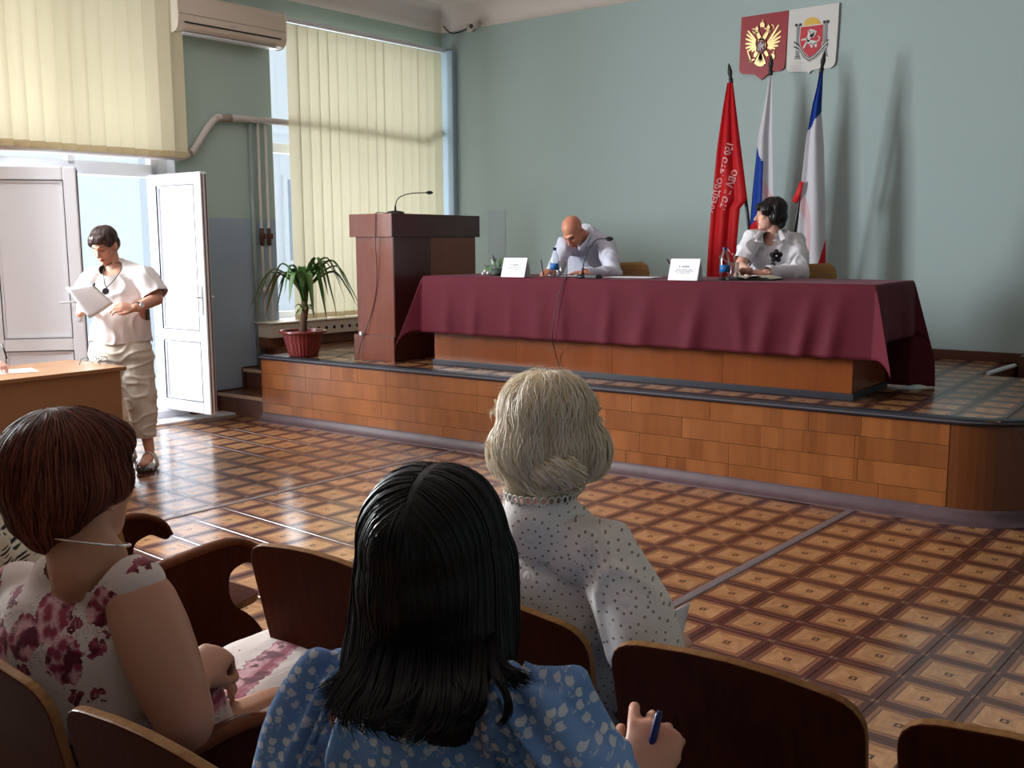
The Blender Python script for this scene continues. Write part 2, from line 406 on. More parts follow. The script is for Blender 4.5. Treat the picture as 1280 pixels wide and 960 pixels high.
# boxed-in riser in the corner, below the blind rail
ob('trim_5', MB().box((-7.19, YB-.07, SZ), (-6.985, YB, 3.56)), flat('corner_box_paint', lin(165, 188, 205), .5), bevel=.012)
# baseboards
ob('baseboard_back', MB().box((-7.1, YB-.022, SZ), (-1.32, YB, SZ+.078)), MAT_BASEB, bevel=.004)
m = MB(); lbox(m, 2.56, DOOR0-.01, .0, .075, 0, .02); ob('baseboard_left', m, MAT_BASEB, M=MW, bevel=.004)
m = MB(); lbox(m, 2.85, DOOR0-.03, .0, .06, .02, .07); ob('trim_6', m, MAT_STEP, M=MW, bevel=.006)

# outside: paving and the white building across the yard
ob('yard_paving', MB().box((-22, -8, -.35), (-7.9, 22, -.06)), MAT_OUT, kind='structure', base=False)
fb = empty('white_building', 'white rendered building across the yard, seen through the gap beside the blind', 'building', (-14.0, 13, -.06))
m = MB().box((-15.0, 9.9, -.06), (-14.0, 17.5, 7.0)); ob('wall', m, MAT_OUT, fb)
for k in range(4):
    y = 10.3+k*1.8; m = MB().box((-13.99, y, 1.15), (-13.93, y+1.1, 2.75)); fw = ob('window', m, MAT_WHITE, fb)
    m = MB(); m.box((-13.93, y+.08, 1.23), (-13.92, y+.51, 2.67)); m.box((-13.93, y+.59, 1.23), (-13.92, y+1.02, 2.67)); ob('pane', m, flat('far_glass', lin(150, 165, 190), .1) if k == 0 else bpy.data.materials['far_glass'], fw)
ob('cornice', MB().box((-13.999, 9.9, 3.2), (-13.9, 17.5, 3.4)), MAT_WHITE, fb)

# window_1, behind the long blind
w1 = empty('window_1', None, None, LW(1.18, -.22, .79), kind='structure')
m = MB()
for a, b, z0, z1 in ((.13, .2, .79, 3.5), (2.16, 2.23, .79, 3.5), (.13, 2.23, .79, .86), (.13, 2.23, 3.43, 3.5), (1.15, 1.22, .79, 3.5), (.13, 2.23, 2.38, 2.47)): lbox(m, a, b, z0, z1, -.26, -.19)
ob('window_frame', m, MAT_WHITE, w1, M=MW, bevel=.005)
for a, b in ((.2, 1.15), (1.22, 2.16)):
    for z0, z1 in ((.86, 2.38), (2.47, 3.43)): m = MB(); lbox(m, a, b, z0, z1, -.232, -.226); ob('pane', m, MAT_PANE, w1, M=MW)
m = MB(); lbox(m, .13, 2.26, .775, .80, -.3, .05); ob('window_sill', m, MAT_WHITE, w1, M=MW, bevel=.006)
# window_2, further along
for k, (a, b) in enumerate(((5.9, 7.9),)):
    w = empty(f'window_{k+2}', None, None, LW((a+b)/2, -.22, .9), kind='structure'); m = MB()
    for c, d, z0, z1 in ((a, a+.07, .9, 3.3), (b-.07, b, .9, 3.3), (a, b, .9, .97), (a, b, 3.23, 3.3), ((a+b)/2-.035, (a+b)/2+.035, .9, 3.3)): lbox(m, c, d, z0, z1, -.26, -.19)
    ob('window_frame', m, MAT_WHITE, w, M=MW)

# door_1: frame with a transom light above, two leaves swung into the room
d1 = empty('door_1', None, None, LW(4.1, -.12, 0.02), kind='structure')
m = MB()
for a, b, z0, z1 in ((3.335, 3.4, .02, DTOP), (4.80, 4.87, .02, DTOP), (3.335, 4.87, 2.08, 2.19), (3.335, 4.87, 3.58, DTOP), (4.055, 4.115, 2.15, DTOP), (3.335, 4.87, .02, .085)): lbox(m, a, b, z0, z1, -.2, -.12)
ob('door_frame', m, MAT_WHITE, d1, M=MW, bevel=.006)
m = MB(); lbox(m, 3.24, 3.335, .02, DTOP, -.19, -.13); lbox(m, 4.87, 4.95, .02, DTOP, -.19, -.13); ob('frame_infill', m, MAT_WHITE, d1, M=MW)
m = MB(); lbox(m, 2.98, 4.9, .02, .082, -.30, .02); lbox(m, 2.9, 4.9, 0, .02, -.2, .26); ob('door_sill', m, MAT_OUT, d1, M=MW, bevel=.004)
for a, b in ((3.4, 4.055), (4.115, 4.8)): m = MB(); lbox(m, a, b, 2.19, 3.58, -.165, -.158); ob('pane', m, MAT_PANE, d1, M=MW)
def leaf(hs, hn, ang, w, handle_side, z0=.095, z1=2.1):
    """leaf hinged at (hs, hn); ang from the closed direction; local x runs from hinge to free edge"""
    sg = handle_side; t = radians(ang); dx, dy = -sg*cos(t), sin(t)
    M = MW @ MX(((dx, -dy, 0, hs), (dy, dx, 0, hn), (0, 0, 1, 0), (0, 0, 0, 1)))
    lf = empty('door_leaf', None, None, M @ V((w/2, 0, z0))); lf.parent = d1; lf.matrix_parent_inverse = world_of(d1).inverted()
    th = .034; m = MB()
    for a, b, c, d in ((0, .095, z0, z1), (w-.095, w, z0, z1), (.095, w-.095, z0, z0+.1), (.095, w-.095, z1-.1, z1), (.095, w-.095, .70, .80)): m.box((a, -th, c), (b, th, d))
    ob('leaf_frame', m, MAT_WHITE, lf, M=M, bevel=.008)
    for c, d in ((z0+.1, .70), (.80, z1-.1)):
        m = MB(); m.box((.095, -.012, c), (w-.095, .012, d))
        for q in (-1, 1):      # glazing beads
            for a, b, e, f in ((.095, .113, c, d), (w-.113, w-.095, c, d), (.113, w-.113, c, c+.018), (.113, w-.113, d-.018, d)): m.box((a, q*.012, e), (b, q*.026, f))
        ob('leaf_panel', m, MAT_WHITE, lf, M=M)
    gm = MB()
    for c, d in ((z0+.1, .70), (.80, z1-.1)):
        for q in (-1, 1):
            y = q*.0265
            for a, b, e, f in ((.093, .097, c, d), (w-.097, w-.093, c, d), (.093, w-.093, c-.002, c+.002), (.093, w-.093, d-.002, d+.002)): gm.box((a, q*.026, e), (b, q*.0355, f))
    ob('gasket', gm, MAT_BLACK, lf, M=M)
    eg = MB(); eg.box((w+.0005, -th+.012, z0+.02), (w+.004, -th+.022, z1-.02)); eg.box((w+.0005, th-.024, z0+.02), (w+.004, th-.012, z1-.02)); ob('edge_seal', eg, flat('edge_seal', lin(96, 74, 66), .5) if 'edge_seal' not in bpy.data.materials else bpy.data.materials['edge_seal'], lf, M=M)
    h = MB()
    for q in (-1, 1):
        h.box((w-.062, q*th, .93), (w-.032, q*(th+.012), 1.17)); h.tube([(w-.047, q*th, 1.08), (w-.047, q*(th+.05), 1.08), (w-.06, q*(th+.055), 1.08), (w-.16, q*(th+.055), 1.075)], .009)
    ob('door_handle', h, MAT_WHITE, lf, M=M, smooth=False, bevel=.002)
leaf(3.405, -.10, 95, .70, -1); leaf(4.80, -.10, 36, .68, 1)

# ------------------------------------------------------------------ vertical blinds
def blind(name, label, s0, s1, n, ztop, zbot, tilt, rng, lean=0):
    b = empty(name, label, 'blind', LW((s0+s1)/2, n, zbot)); rd = random.Random(rng)
    m = MB(); lbox(m, s0-.04, s1+.03, ztop, ztop+.045, n-.022, n+.022); lbox(m, s0-.04, s1+.03, ztop+.012, ztop+.02, n+.022, n+.026); ob('head_rail', m, MAT_WHITE, b, M=MW, bevel=.004)
    H = ztop-zbot-.012; cnt = int((s1-s0)/.115); w = .127
    mb = MB(); K = 6
    for z0, z1, mi in ((0, .05, 1), (.05, H, 0)):
        mb.cur = mi
        mb.grid([[(w*(k/K-.5), .010*cos(pi*(k/K-.5)*1.0)-.007, z) for k in range(K+1)] for z in (z0, z1)])
    src = None
    for i in range(cnt):
        s = s0+.05+i*(s1-s0-.1)/(cnt-1)
        M = MW @ MX.Translation((s, n, zbot+rd.uniform(-.002, .002))) @ MX.Rotation(radians(tilt+rd.uniform(-3, 3)), 4, 'Z') @ MX.Rotation(radians(rd.uniform(-.15, .15)), 4, 'Y')
        if src is None: src = ob('slat', mb, [MAT_BLIND, MAT_BLIND_HEM], b, smooth=True); o = src
        else: o = src.copy(); COL.objects.link(o)
        o.matrix_parent_inverse = world_of(b).inverted(); o.matrix_basis = M
    return b
blind('vertical_blind', 'short cream vertical blind above the open white door, its slats half turned', 3.20, 4.98, .11, 3.60, 2.245, -36, 3)
blind('vertical_blind', 'long cream vertical blind hanging behind the lectern down to the radiator box', .12, 2.10, .11, 3.53, .80, -9, 5)

# ------------------------------------------------------------------ air conditioner
MAT_AC = flat('aged_beige_plastic', lin(226, 213, 196), .45)
ac = empty('air_conditioner', 'beige wall-mounted air conditioner unit between the two vertical blinds', 'air conditioner', LW(2.72, 0, 3.28))
prof = [(0, 3.30), (.07, 3.275), (.12, 3.275), (.165, 3.285), (.195, 3.31), (.21, 3.345), (.212, 3.40), (.205, 3.54), (.19, 3.575), (.15, 3.59), (0, 3.59)]
m = MB(); m.grid([[(s, n, z) for n, z in prof] for s in (2.19, 3.27)], closed=True); k = len(prof)
m.f += [tuple(range(k)), tuple(range(2*k-1, k-1, -1))]; m.mi += [0, 0]; ob('housing', m, MAT_AC, ac, M=MW, bevel=.01, smooth=False)
m = MB(); lbox(m, 2.25, 3.21, 3.338, 3.35, .2, .2155); ob('air_slot', m, MAT_BLACK, ac, M=MW)
m = MB(); lbox(m, 2.25, 3.21, 3.262, 3.272, .09, .18); ob('louvre', m, MAT_WHITE, ac, M=MW, bevel=.003)
m = MB(); lbox(m, 2.2, 3.26, 3.41, 3.413, .2, .2145); ob('panel_seam', m, flat('seam', lin(120, 108, 95), .6), ac, M=MW)
m = MB(); lbox(m, 2.70, 2.76, 3.372, 3.380, .2, .2155); ob('badge', m, MAT_CHROME, ac, M=MW)

# ------------------------------------------------------------------ heating pipes on the pier, radiator box, cables
hp = empty('heating_pipe', 'pinkish white heating pipe bending up from the short blind and crossing the pier', 'pipe', LW(2.8, .05, 2.3))
pth = spline([(5.2, .05, 2.24), (3.5, .05, 2.25), (3.22, .05, 2.255), (3.10, .05, 2.30)], 6)+spline([(2.93, .05, 2.53), (2.86, .05, 2.60), (2.76, .05, 2.622), (2.0, .05, 2.635), (.45, .05, 2.60), (.33, .05, 2.60), (.2, .05, 2.68), (.02, .05, 2.70)], 6)
m = MB(); m.tube(pth, .030, 12); ob('pipe', m, MAT_PIPE, hp, smooth=True, M=MW)
flat('pipe_rust', lin(168, 150, 136), .8)
for q in ([(3.14, .05, 2.285), (3.115, .05, 2.297)], [(2.80, .05, 2.618), (2.70, .05, 2.624)]): ob('coupling', MB().tube(q, .035, 12), bpy.data.materials['pipe_rust'], hp, smooth=True, M=MW)
for k, (s, lab) in enumerate(((2.415, 'left one of the two thin vertical riser pipes on the pier'), (2.335, 'right one of the two thin vertical riser pipes on the pier'))):
    r = empty('riser_pipe', lab, 'pipe', LW(s, .04, SZ)); r['group'] = 'riser pipes on the pier'
    m = MB(); m.tube([(s, .04, .0), (s, .04, 2.62)], .013, 8); ob('pipe', m, MAT_PIPE, r, smooth=True, M=MW)
    m = MB(); m.tube([(s, .04, 1.50), (s, .04, 1.53), (s, .04, 1.60), (s, .04, 1.66)], [.018, .022, .022, .018], 8); m.tube([(s, .04, 1.585), (s, .085, 1.585)], .011, 8); ob('valve', m, flat('old_brass', lin(92, 62, 50), .5, m=.4) if not k else bpy.data.materials['old_brass'], r, smooth=True, M=MW)
    m = MB(); m.box((s-.006, .08, 1.56), (s+.006, .094, 1.61)); ob('valve_handle', m, flat('red_lever', lin(120, 40, 34), .5) if not k else bpy.data.materials['red_lever'], r, M=MW)
    m = MB(); m.tube([(s, .04, 1.06), (s, .04, 1.12)], .022, 8); ob('coupling', m, MAT_PIPE, r, smooth=True, M=MW)
m = MB(); m.tube([(2.49, .03, 0.3), (2.49, .03, 2.60)], .022, 8); tag(ob('conduit', m, flat('conduit_paint', lin(150, 165, 160), .5), smooth=True, M=MW), 'thick painted conduit rising beside the riser pipes on the pier', 'pipe')
rb = empty('radiator_box', 'long cream radiator box with a row of round holes under the window blind', 'radiator cover', LW(1.3, .1, SZ))
m = MB(); lbox(m, .2, 2.50, .655, .785, .0, .25); lbox(m, .15, 2.52, .785, .797, -.0, .262); ob('casing', m, flat('cream_paint', lin(222, 210, 190), .5), rb, M=MW, bevel=.006)
for k in range(21):
    s = .33+.096*k; m = MB(); m.lathe([(.0, .0), (.017, .0), (.017, .003), (.0, .003)], 14, M=MX.Translation((s, .2495, .715)) @ MX.Rotation(-pi/2, 4, 'X')); ob('vent_hole', m, MAT_BLACK, rb, M=MW)
m = MB(); lbox(m, .2, 2.50, SZ, .655, .0, .215); ob('plinth', m, MAT_STEP, rb, M=MW)
def MATS_(n, c, r=.5): return bpy.data.materials[n] if n in bpy.data.materials else flat(n, c, r)
# ------------------------------------------------------------------ the stage
st = empty('stage', 'low wooden stage with orange veneer panels along its front and a rounded corner', 'stage', (-4, 6.5, 0))
XL0, XC, RC = -6.77, -1.21, .45           # left end, where the front starts to round, corner radius
YC = yfront(XC)+RC
arc = [(XC+RC*sin(a), YC-RC*cos(a)) for a in [radians(90*k/14) for k in range(15)]]
front = [(XL0, yfront(XL0)), (XC, yfront(XC))]
notch = [(arc[-1][0], 7.62), (-1.405, 7.62), (-1.335, 8.5), (-1.335, YB-.001)]
outline = front+arc[1:]+notch+[(wall_x(YB)+.02, YB-.001), (wall_x(6.12)+.02, 6.12), (XL0, 6.12)]
def inset(pts, d):      # shift the front polyline inward
    return [(x-d*(1 if i > 2 else 0)*sin(radians(90*min(1, max(0, (i-1)/14))))-0, y+d*cos(radians(90*min(1, max(0, (i-1)/14))))) for i, (x, y) in enumerate(pts)]
core = [(x, y) for x, y in outline]
m = MB(); m.prism(outline, .02, SZ-.006); ob('stage_body', m, MAT_STEP, st)
TILE_S, _, _ = tile_mesh('stage_tile', MAT_TILE_S)
def on_stage(x, y):
    if y < yfront(x)+.05 or y > YB-.05 or x < XL0+.1 or x > arc[-1][0]-.1: return False
    if x > XC and hypot(x-XC, y-YC) > RC-.06 and y < YC: return False
    if x > -1.5 and y > 7.5: return False
    return not (-5.3 < x < -1.7 and 6.05 < y < 6.45)
def tile_xy(i, j):      # the stage is laid square to its front
    return V((-1.335+TS*i, 5.75+TS*j))
TROT = 0.0
lay_tiles(st, TILE_S, MAT_TILE_S, SZ+.001, on_stage, 140, 'stage_tile')
# veneered front: rows of separate panels, each a hair proud or shy of its neighbours
rp = random.Random(11)
def front_pt(t):        # arc length along the front from the left end
    L0 = XC-XL0
    if t <= L0: x = XL0+t; return V((x, yfront(x), 0)), V((0, -1, 0))
    a = (t-L0)/RC; return V((XC+RC*sin(a), YC-RC*cos(a), 0)), V((sin(a), -cos(a), 0))
L0 = XC-XL0; zs = [.035, .155, .285, .415, .545]
for r in range(4):
    t = 0.0
    while t < L0-.01:
        w = rp.choice((.30, .42, .55, .62, .78, .9)); w = w if L0-(t+w) > .25 else L0-t
        a, b = t+.0004, t+w-.0004; d = rp.uniform(.0, .0015); m = MB()
        (p, n1), (q, n2) = front_pt(a), front_pt(b)
        z0, z1 = zs[r]+.0006, zs[r+1]-.0006; e = .0008
        o8 = [(p, 0, z0), (q, 0, z0), (q, 0, z1), (p, 0, z1)]
        vs = [(c.x, c.y+.004, z) for c, _, z in o8]+[(c.x+(e if c is p else -e), c.y-.006-d, z+(e if z == z0 else -e)) for c, _, z in o8]
        m.add(vs, [(0, 1, 5, 4), (1, 2, 6, 5), (2, 3, 7, 6), (3, 0, 4, 7), (4, 5, 6, 7)])
        ob('veneer_panel', m, MAT_STAGE, st); t += w
m = MB(); rows = []
for z, o in ((.035, .004), (.035, -.008), (.545, -.008), (.545, .004)):
    rows.append([tuple(front_pt(L0+.004+(RC*pi/2-.004)*k/16)[0]+front_pt(L0+.004+(RC*pi/2-.004)*k/16)[1]*(-o)+V((0, 0, z))) for k in range(17)])
m.grid(rows); ob('curved_panel', m, m_veneer('curved_veneer', lin(92, 48, 22), lin(132, 78, 40), .6, .3, .1), st, smooth=False)
m = MB(); m.prism([(arc[-1][0]-.008, YC), (arc[-1][0]+.008, YC), (arc[-1][0]+.008, 7.6), (arc[-1][0]-.008, 7.6)], .035, .545); ob('side_panel', m, MAT_STAGE, st)
N = [L0*k/8 for k in range(9)]+[L0+RC*pi/2*k/14 for k in range(1, 15)]
def along(prof):        # sweep an (outward, z) profile along the front
    rows = [[tuple(front_pt(t)[0]+front_pt(t)[1]*o+V((0, 0, z))) for t in N] for o, z in prof]; return MB().grid(rows)
ob('nosing', along([(-.02, .535), (.022, .535), (.03, .543), (.03, .562), (.022, SZ+.004), (-.055, SZ+.004), (-.055, SZ-.001)]), MAT_DARK, st, smooth=False)
ob('nosing_bead', along([(.0305, .549), (.033, .551), (.033, .555), (.0305, .557)]), flat('bead', lin(96, 92, 98), .4), st)
ob('skirting', along([(.0, .075), (.012, .075), (.016, .05), (.03, .022), (.06, .007), (.085, .004), (.085, 0)]), MAT_SKIRT, st, smooth=True)
# steps down at the left end and in the notch on the right
for k, (y0, z) in enumerate(((5.57, .19), (5.85, .378))):
    x0, x1 = wall_x(y0)+.02, XL0-.005; m = MB(); m.box((x0, y0+.012, 0 if not k else .19), (x1, 6.125, z-.028)); s = ob('step', m, MAT_STEP, st)
    m = MB(); m.box((x0, y0-.012, z-.028), (x1, 6.125, z)); ob('tread', m, MAT_STEP, s, bevel=.003)
    m = MB(); m.box((x0+.035, y0-.02, z-.026), (x1, y0-.008, z+.002)); ob('step_edging', m, MATS_('tread_edging', lin(196, 168, 140)), s)
    m = MB(); m.box((x0-.004, y0-.004, (0 if not k else .19)), (x0+.03, 6.12, z+.012)); ob('stringer', m, MAT_BASEB, s)
m = MB(); m.box((wall_x(6.1)+.03, 6.09, .378), (XL0, 6.125, SZ)); ob('riser', m, MAT_STEP, st)
m = MB(); m.box((wall_x(6.4)+.215, 6.16, SZ), (-6.79, 6.19, SZ+.045)); ob('sill_strip', m, MAT_BASEB, st)
for k in range(2):
    m = MB(); m.box((-1.39+.0, 7.66+.27*k, SZ-.19*(k+1)-.03), (arc[-1][0], 7.93+.27*k+(.3 if k else 0), SZ-.19*(k+1))); ob('tread', m, MAT_STEP, st)
m = MB(); a, b = V((-1.412, 7.625, SZ)), V((-1.345, 8.22, SZ)); m.tube([a+V((0, 0, .012)), b+V((0, 0, .012))], .016, 6); ob('white_edging', m, MAT_WHITE, st)
m = MB(); m.box((-1.325, 8.26, .02), (-.72, YB-.004, SZ+.078)); ob('stair_wall', m, MAT_BASEB, st)

# ------------------------------------------------------------------ the long table, its cloth
ZT = 1.262
tb = empty('long_table', 'long veneered table across the stage under the maroon cloth', 'table', (-3.45, 6.2, SZ))
xa, xb, ya, yb = -5.10, -1.83, 5.90, 6.585
bp = [xa, -4.30, -3.48, -2.66, xb]
for a, b in zip(bp, bp[1:]): ob('front_panel', MB().box((a+.001, ya, SZ+.035), (b-.001, ya+.02, ZT-.03)), MAT_TABLE, tb)
for x in (xa, xb-.02): ob('side_panel', MB().box((x, ya+.02, SZ+.035), (x+.02, yb, ZT-.03)), MAT_TABLE, tb)
m = MB(); m.box((xa-.012, ya-.014, SZ+.001), (xb+.014, ya+.01, SZ+.043)); m.box((xb-.02, ya+.01, SZ+.001), (xb+.014, yb+.004, SZ+.043)); m.box((xa-.012, ya+.01, SZ+.001), (xa+.02, yb+.004, SZ+.043)); ob('plinth', m, MAT_DARK, tb, bevel=.003)
ob('tabletop', MB().box((-5.13, 5.835, ZT-.03), (-1.705, 6.62, ZT-.004)), MAT_TABLE, tb)
def cloth_mesh():
    A, B = (-5.138, -1.698), (5.826, 6.628); h = dict(l=.44, r=.345, f=.435, b=.68)
    R = random.Random(3); m = MB(); nx, ny = 230, 100
    us = np.linspace(A[0]-h['l'], A[1]+h['r'], nx); vs_ = np.linspace(B[0]-h['f'], B[1]+h['b'], ny)
    us = np.sort(np.append(us, [A[0], A[1]])); vs_ = np.sort(np.append(vs_, [B[0], B[1]]))
    folds = [(-4.62, .05, .02), (-4.3, .04, .010), (-4.05, .07, .018), (-3.85, .05, .014), (-3.46, .05, .02), (-3.15, .07, .02), (-2.78, .06, .026), (-2.55, .05, .018), (-2.3, .06, .03), (-2.05, .05, .03), (-1.88, .05, .022), (-4.9, .05, .016)]
    rows = []
    for v in vs_:
        row = []
        for u in us:
            dx = A[0]-u if u < A[0] else u-A[1] if u > A[1] else 0.0; sx = -1 if u < A[0] else 1
            dy = B[0]-v if v < B[0] else v-B[1] if v > B[1] else 0.0; sy = -1 if v < B[0] else 1
            x, y, z = min(max(u, A[0]), A[1]), min(max(v, B[0]), B[1]), ZT
            if dx > 0 and dy > 0:
                r = hypot(dx, dy); t = atan2(dy, dx); bul = .34*sin(2*t)**1.2*r
                if sx > 0 and sy > 0: bul *= .8
                z -= r*(1-.07*sin(2*t)); x += sx*(.006+bul*.72+.03*r*cos(t)); y += sy*(.006+bul*.72+.03*r*sin(t))
            elif dx > 0 or dy > 0:
                d = dx+dy; z -= d; k = min(1, d/.06); o = .004+.006*k
                if dy > 0:
                    w = 0
                    for c, wd, am in folds:
                        cc = c+(.16*d if c > -3.3 else .03*d)*(-1 if am > .019 else 1); w += am*exp(-((u-cc)/wd)**2)
                    w = w*min(1, (d/.33))**1.3*(1 if sy < 0 else 1.6)+.006*sin(u*19)*d
                    y += sy*(o+w+.02*d)
                else:
                    w = .02*sin((v-5.8)*11+.6)*min(1, d/.3); x += sx*(o+max(0, w)+.05*d)
            else:
                z += .0015*noise.noise(V((u*3, v*5, 0)))
            z = max(z, SZ+.008+.004*abs(noise.noise(V((u*9, v*9, 1)))))
            row.append((x, y, z))
        rows.append(row)
    return m.grid(rows)
b = NB('maroon_cloth'); pw = b.pos(); x, y, z = b.sep(pw)
wv = b.noise(b.map(pw, (420, 420, 420)), 1, 2); cl = b.mix(b.noise(pw, 3, 3), lin(96, 30, 44), lin(82, 24, 37))
b.bump(wv, .15, .001); MAT_CLOTH = b.set(c=cl, r=.72, sheen=.06, spec=.15)
MAT_CLOTH.node_tree.nodes['Principled BSDF'].inputs['Sheen Tint'].default_value = (.9, .6, .7, 1); MAT_CLOTH.node_tree.nodes['Principled BSDF'].inputs['Sheen Roughness'].default_value = .4
tc = ob('tablecloth', cloth_mesh(), MAT_CLOTH, smooth=True, label='maroon tablecloth hanging in folds over the long table on the stage', cat='tablecloth')
sd = tc.modifiers.new('thick', 'SOLIDIFY'); sd.thickness = .003; sd.offset = -1

# ------------------------------------------------------------------ lectern
lc = empty('lectern', 'tall reddish-brown wooden lectern at the left end of the long table', 'lectern', (-5.65, 6.35, SZ))
lx0, lx1, ly0, ly1 = -5.86, -5.44, 5.815, 6.86
ob('plinth', MB().box((lx0-.022, ly0-.022, SZ), (lx1+.006, ly1+.02, .772)), MAT_LECT, lc, bevel=.003)
ob('body', MB().box((lx0+.005, ly0, .772), (lx1-.004, ly1, 1.565)), MAT_LECT, lc, bevel=.002)
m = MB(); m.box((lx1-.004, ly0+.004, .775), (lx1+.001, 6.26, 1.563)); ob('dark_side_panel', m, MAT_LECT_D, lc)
m = MB(); m.box((lx1-.004, 6.262, .775), (lx1+.001, ly1-.004, 1.563)); ob('orange_side_panel', m, MAT_LECT_O, lc)
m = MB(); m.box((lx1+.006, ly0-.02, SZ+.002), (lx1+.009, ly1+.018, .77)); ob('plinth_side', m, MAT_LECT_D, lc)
ob('top_box', MB().box((lx0-.035, ly0-.03, 1.565), (lx1+.012, ly1+.045, 1.748)), MAT_LECT, lc, bevel=.003)
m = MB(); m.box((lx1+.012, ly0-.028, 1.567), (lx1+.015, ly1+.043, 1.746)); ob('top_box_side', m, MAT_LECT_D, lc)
m = MB(); m.box((lx0-.033, ly0-.003, .768), (lx1, ly0, .776)); ob('seam', m, MAT_LECT_D, lc)

def gooseneck(name, label, base, pts, cap_r, rot, size):
    g = empty(name, label, 'microphone', base); B = V(base)
    m = MB(); m.lathe([(size, 0), (size, .012), (size*.82, .022), (size*.35, .028), (.0, .03)], 20, M=MX.Translation(B) @ MX.Rotation(rot, 4, 'Z') @ MX.Diagonal((1, .8, 1, 1))); ob('microphone_base', m, MAT_BLACK, g, smooth=True)
    P = spline([tuple(B+V(p)) for p in pts], 8); m = MB(); m.tube(P, .0042, 8); ob('gooseneck', m, MAT_BLACK, g, smooth=True)
    m = MB(); m.tube([tuple(B+V(pts[0])), tuple(B+V(pts[0])+V((0, 0, .05)))], [.010, .007], 10); ob('collar', m, MAT_BLACK, g, smooth=True)
    e = V(P[-1]); d = (e-V(P[-3])).normalized(); m = MB(); m.tube([tuple(e-d*.012), tuple(e), tuple(e+d*.022), tuple(e+d*.034)], [.008, cap_r, cap_r, cap_r*.5], 12, roundcap=True); ob('foam_head', m, flat('foam', lin(18, 18, 20), .9) if 'foam' not in bpy.data.materials else bpy.data.materials['foam'], g, smooth=True)
    return g
gooseneck('gooseneck_microphone', 'thin gooseneck microphone standing on top of the lectern', (-5.60, 6.02, 1.748), [(0, 0, .02), (.002, .0, .07), (.03, .012, .13), (.12, .05, .163), (.26, .11, .168)], .014, .4, .075)
gooseneck('gooseneck_microphone', 'gooseneck microphone on the maroon cloth in front of the bald man', (-3.74, 5.93, ZT+.002), [(-.03, .04, .02), (-.02, .045, .12), (.015, .055, .21), (.07, .07, .268), (.15, .08, .272)], .016, .2, .05)
m = MB(); m.box((-3.70, 5.88, ZT+.001), (-3.60, 5.96, ZT+.03)); tag(ob('microphone_switch_box', m, MAT_BLACK, bevel=.006), 'small black box beside the base of the table microphone', 'switch box')
def cable(name, label, pts, r=.003, k=8):
    return tag(ob(name, MB().tube(spline(pts, k), r, 6), MAT_BLACK, smooth=True), label, 'cable')
cable('microphone_cable', 'thin black cable running down the lectern front from its microphone', [(-5.60, 5.94, 1.755), (-5.59, 5.79, 1.755), (-5.592, 5.778, 1.70), (-5.60, 5.78, 1.55), (-5.62, 5.806, 1.2), (-5.69, 5.806, .95), (-5.76, 5.79, .78), (-5.79, 5.77, .68), (-5.80, 5.76, .572), (-5.7, 5.765, .571), (-5.48, 5.775, .571)])
cable('microphone_cable', 'thin black cable hanging down the front of the maroon tablecloth', [(-3.74, 5.885, ZT+.006), (-3.80, 5.83, ZT+.008), (-3.835, 5.80, 1.21), (-3.87, 5.785, 1.05), (-3.90, 5.78, .86), (-3.93, 5.86, .74), (-3.92, 5.885, .66), (-3.87, 5.875, .576)])
cable('floor_cable', 'black cable lying on the stage floor beside the plant pot', [(-6.27, 6.25, SZ+.006), (-6.15, 5.86, SZ+.006), (-6.02, 5.80, SZ+.006), (-5.9, 5.77, SZ+.006)])
m = MB(); m.box((-5.80, 5.772, .77), (-5.775, 5.792, .80)); tag(ob('cable_plug', m, MAT_WHITE, bevel=.004), 'small white cable connector clipped to the lectern front', 'connector')

# ------------------------------------------------------------------ potted plant
pp = empty('potted_plant', 'dracaena with long arching leaves in a reddish-brown plastic pot on the stage corner', 'plant', (-6.395, 5.70, SZ))
C0 = V((-6.395, 5.70, SZ)); b = NB('pot_plastic'); MAT_POT = b.set(c=lin(120, 44, 42), r=.3)
m = MB(); n = 60; rows = []
for r, z, rib in ((.105, .0, 0), (.112, .006, 0), (.118, .012, 1), (.135, .07, 1), (.152, .13, 1), (.166, .19, 1), (.170, .20, 0), (.196, .202, 0), (.203, .210, 0), (.2, .222, 0), (.188, .226, 0), (.176, .222, 0), (.17, .19, 0)):
    rows.append([(C0.x+(r+(.0035*rib if k % 2 else 0))*cos(2*pi*k/n), C0.y+(r+(.0035*rib if k % 2 else 0))*sin(2*pi*k/n), SZ+z) for k in range(n)])
m.grid(rows[::1], closed=True); m.f.append(tuple(range(n-1, -1, -1))); m.mi.append(0); ob('pot', m, MAT_POT, pp, smooth=False)
m = MB(); m.lathe([(.0, .188), (.172, .19)], 24, c=tuple(C0)); m.f = [f[::-1] for f in m.f]; ob('soil', m, flat('soil', lin(52, 40, 34), .95), pp)
b = NB('plant_bark'); x, y, z = b.sep(b.pos()); MAT_BARK = b.set(c=b.mix((z*70.0).frac().smooth(.2, .7), lin(120, 96, 74), lin(70, 52, 42)), r=.85)
tr = spline([tuple(C0+V(p)) for p in ((.0, 0, .18), (.012, -.005, .28), (.03, 0, .38), (.028, .004, .47))], 6)
m = MB(); m.tube(tr, [.034+.006*(i % 2)-.0007*i for i in range(len(tr))], 12); ob('trunk', m, MAT_BARK, pp, smooth=True)
def m_leaf(nm, ca, cb, tip):
    b = NB(nm); u, v, _ = b.sep(b.co('UV')); col = b.mix(b.noise(b.comb(u*14.0, v*2.0, b.rnd()*20.0), 1, 3), ca, cb); col = b.mix((v*1.0).smooth(.9, 1.0), col, tip)
    return b.set(c=col, r=.38, spec=.4, tr=0.0)
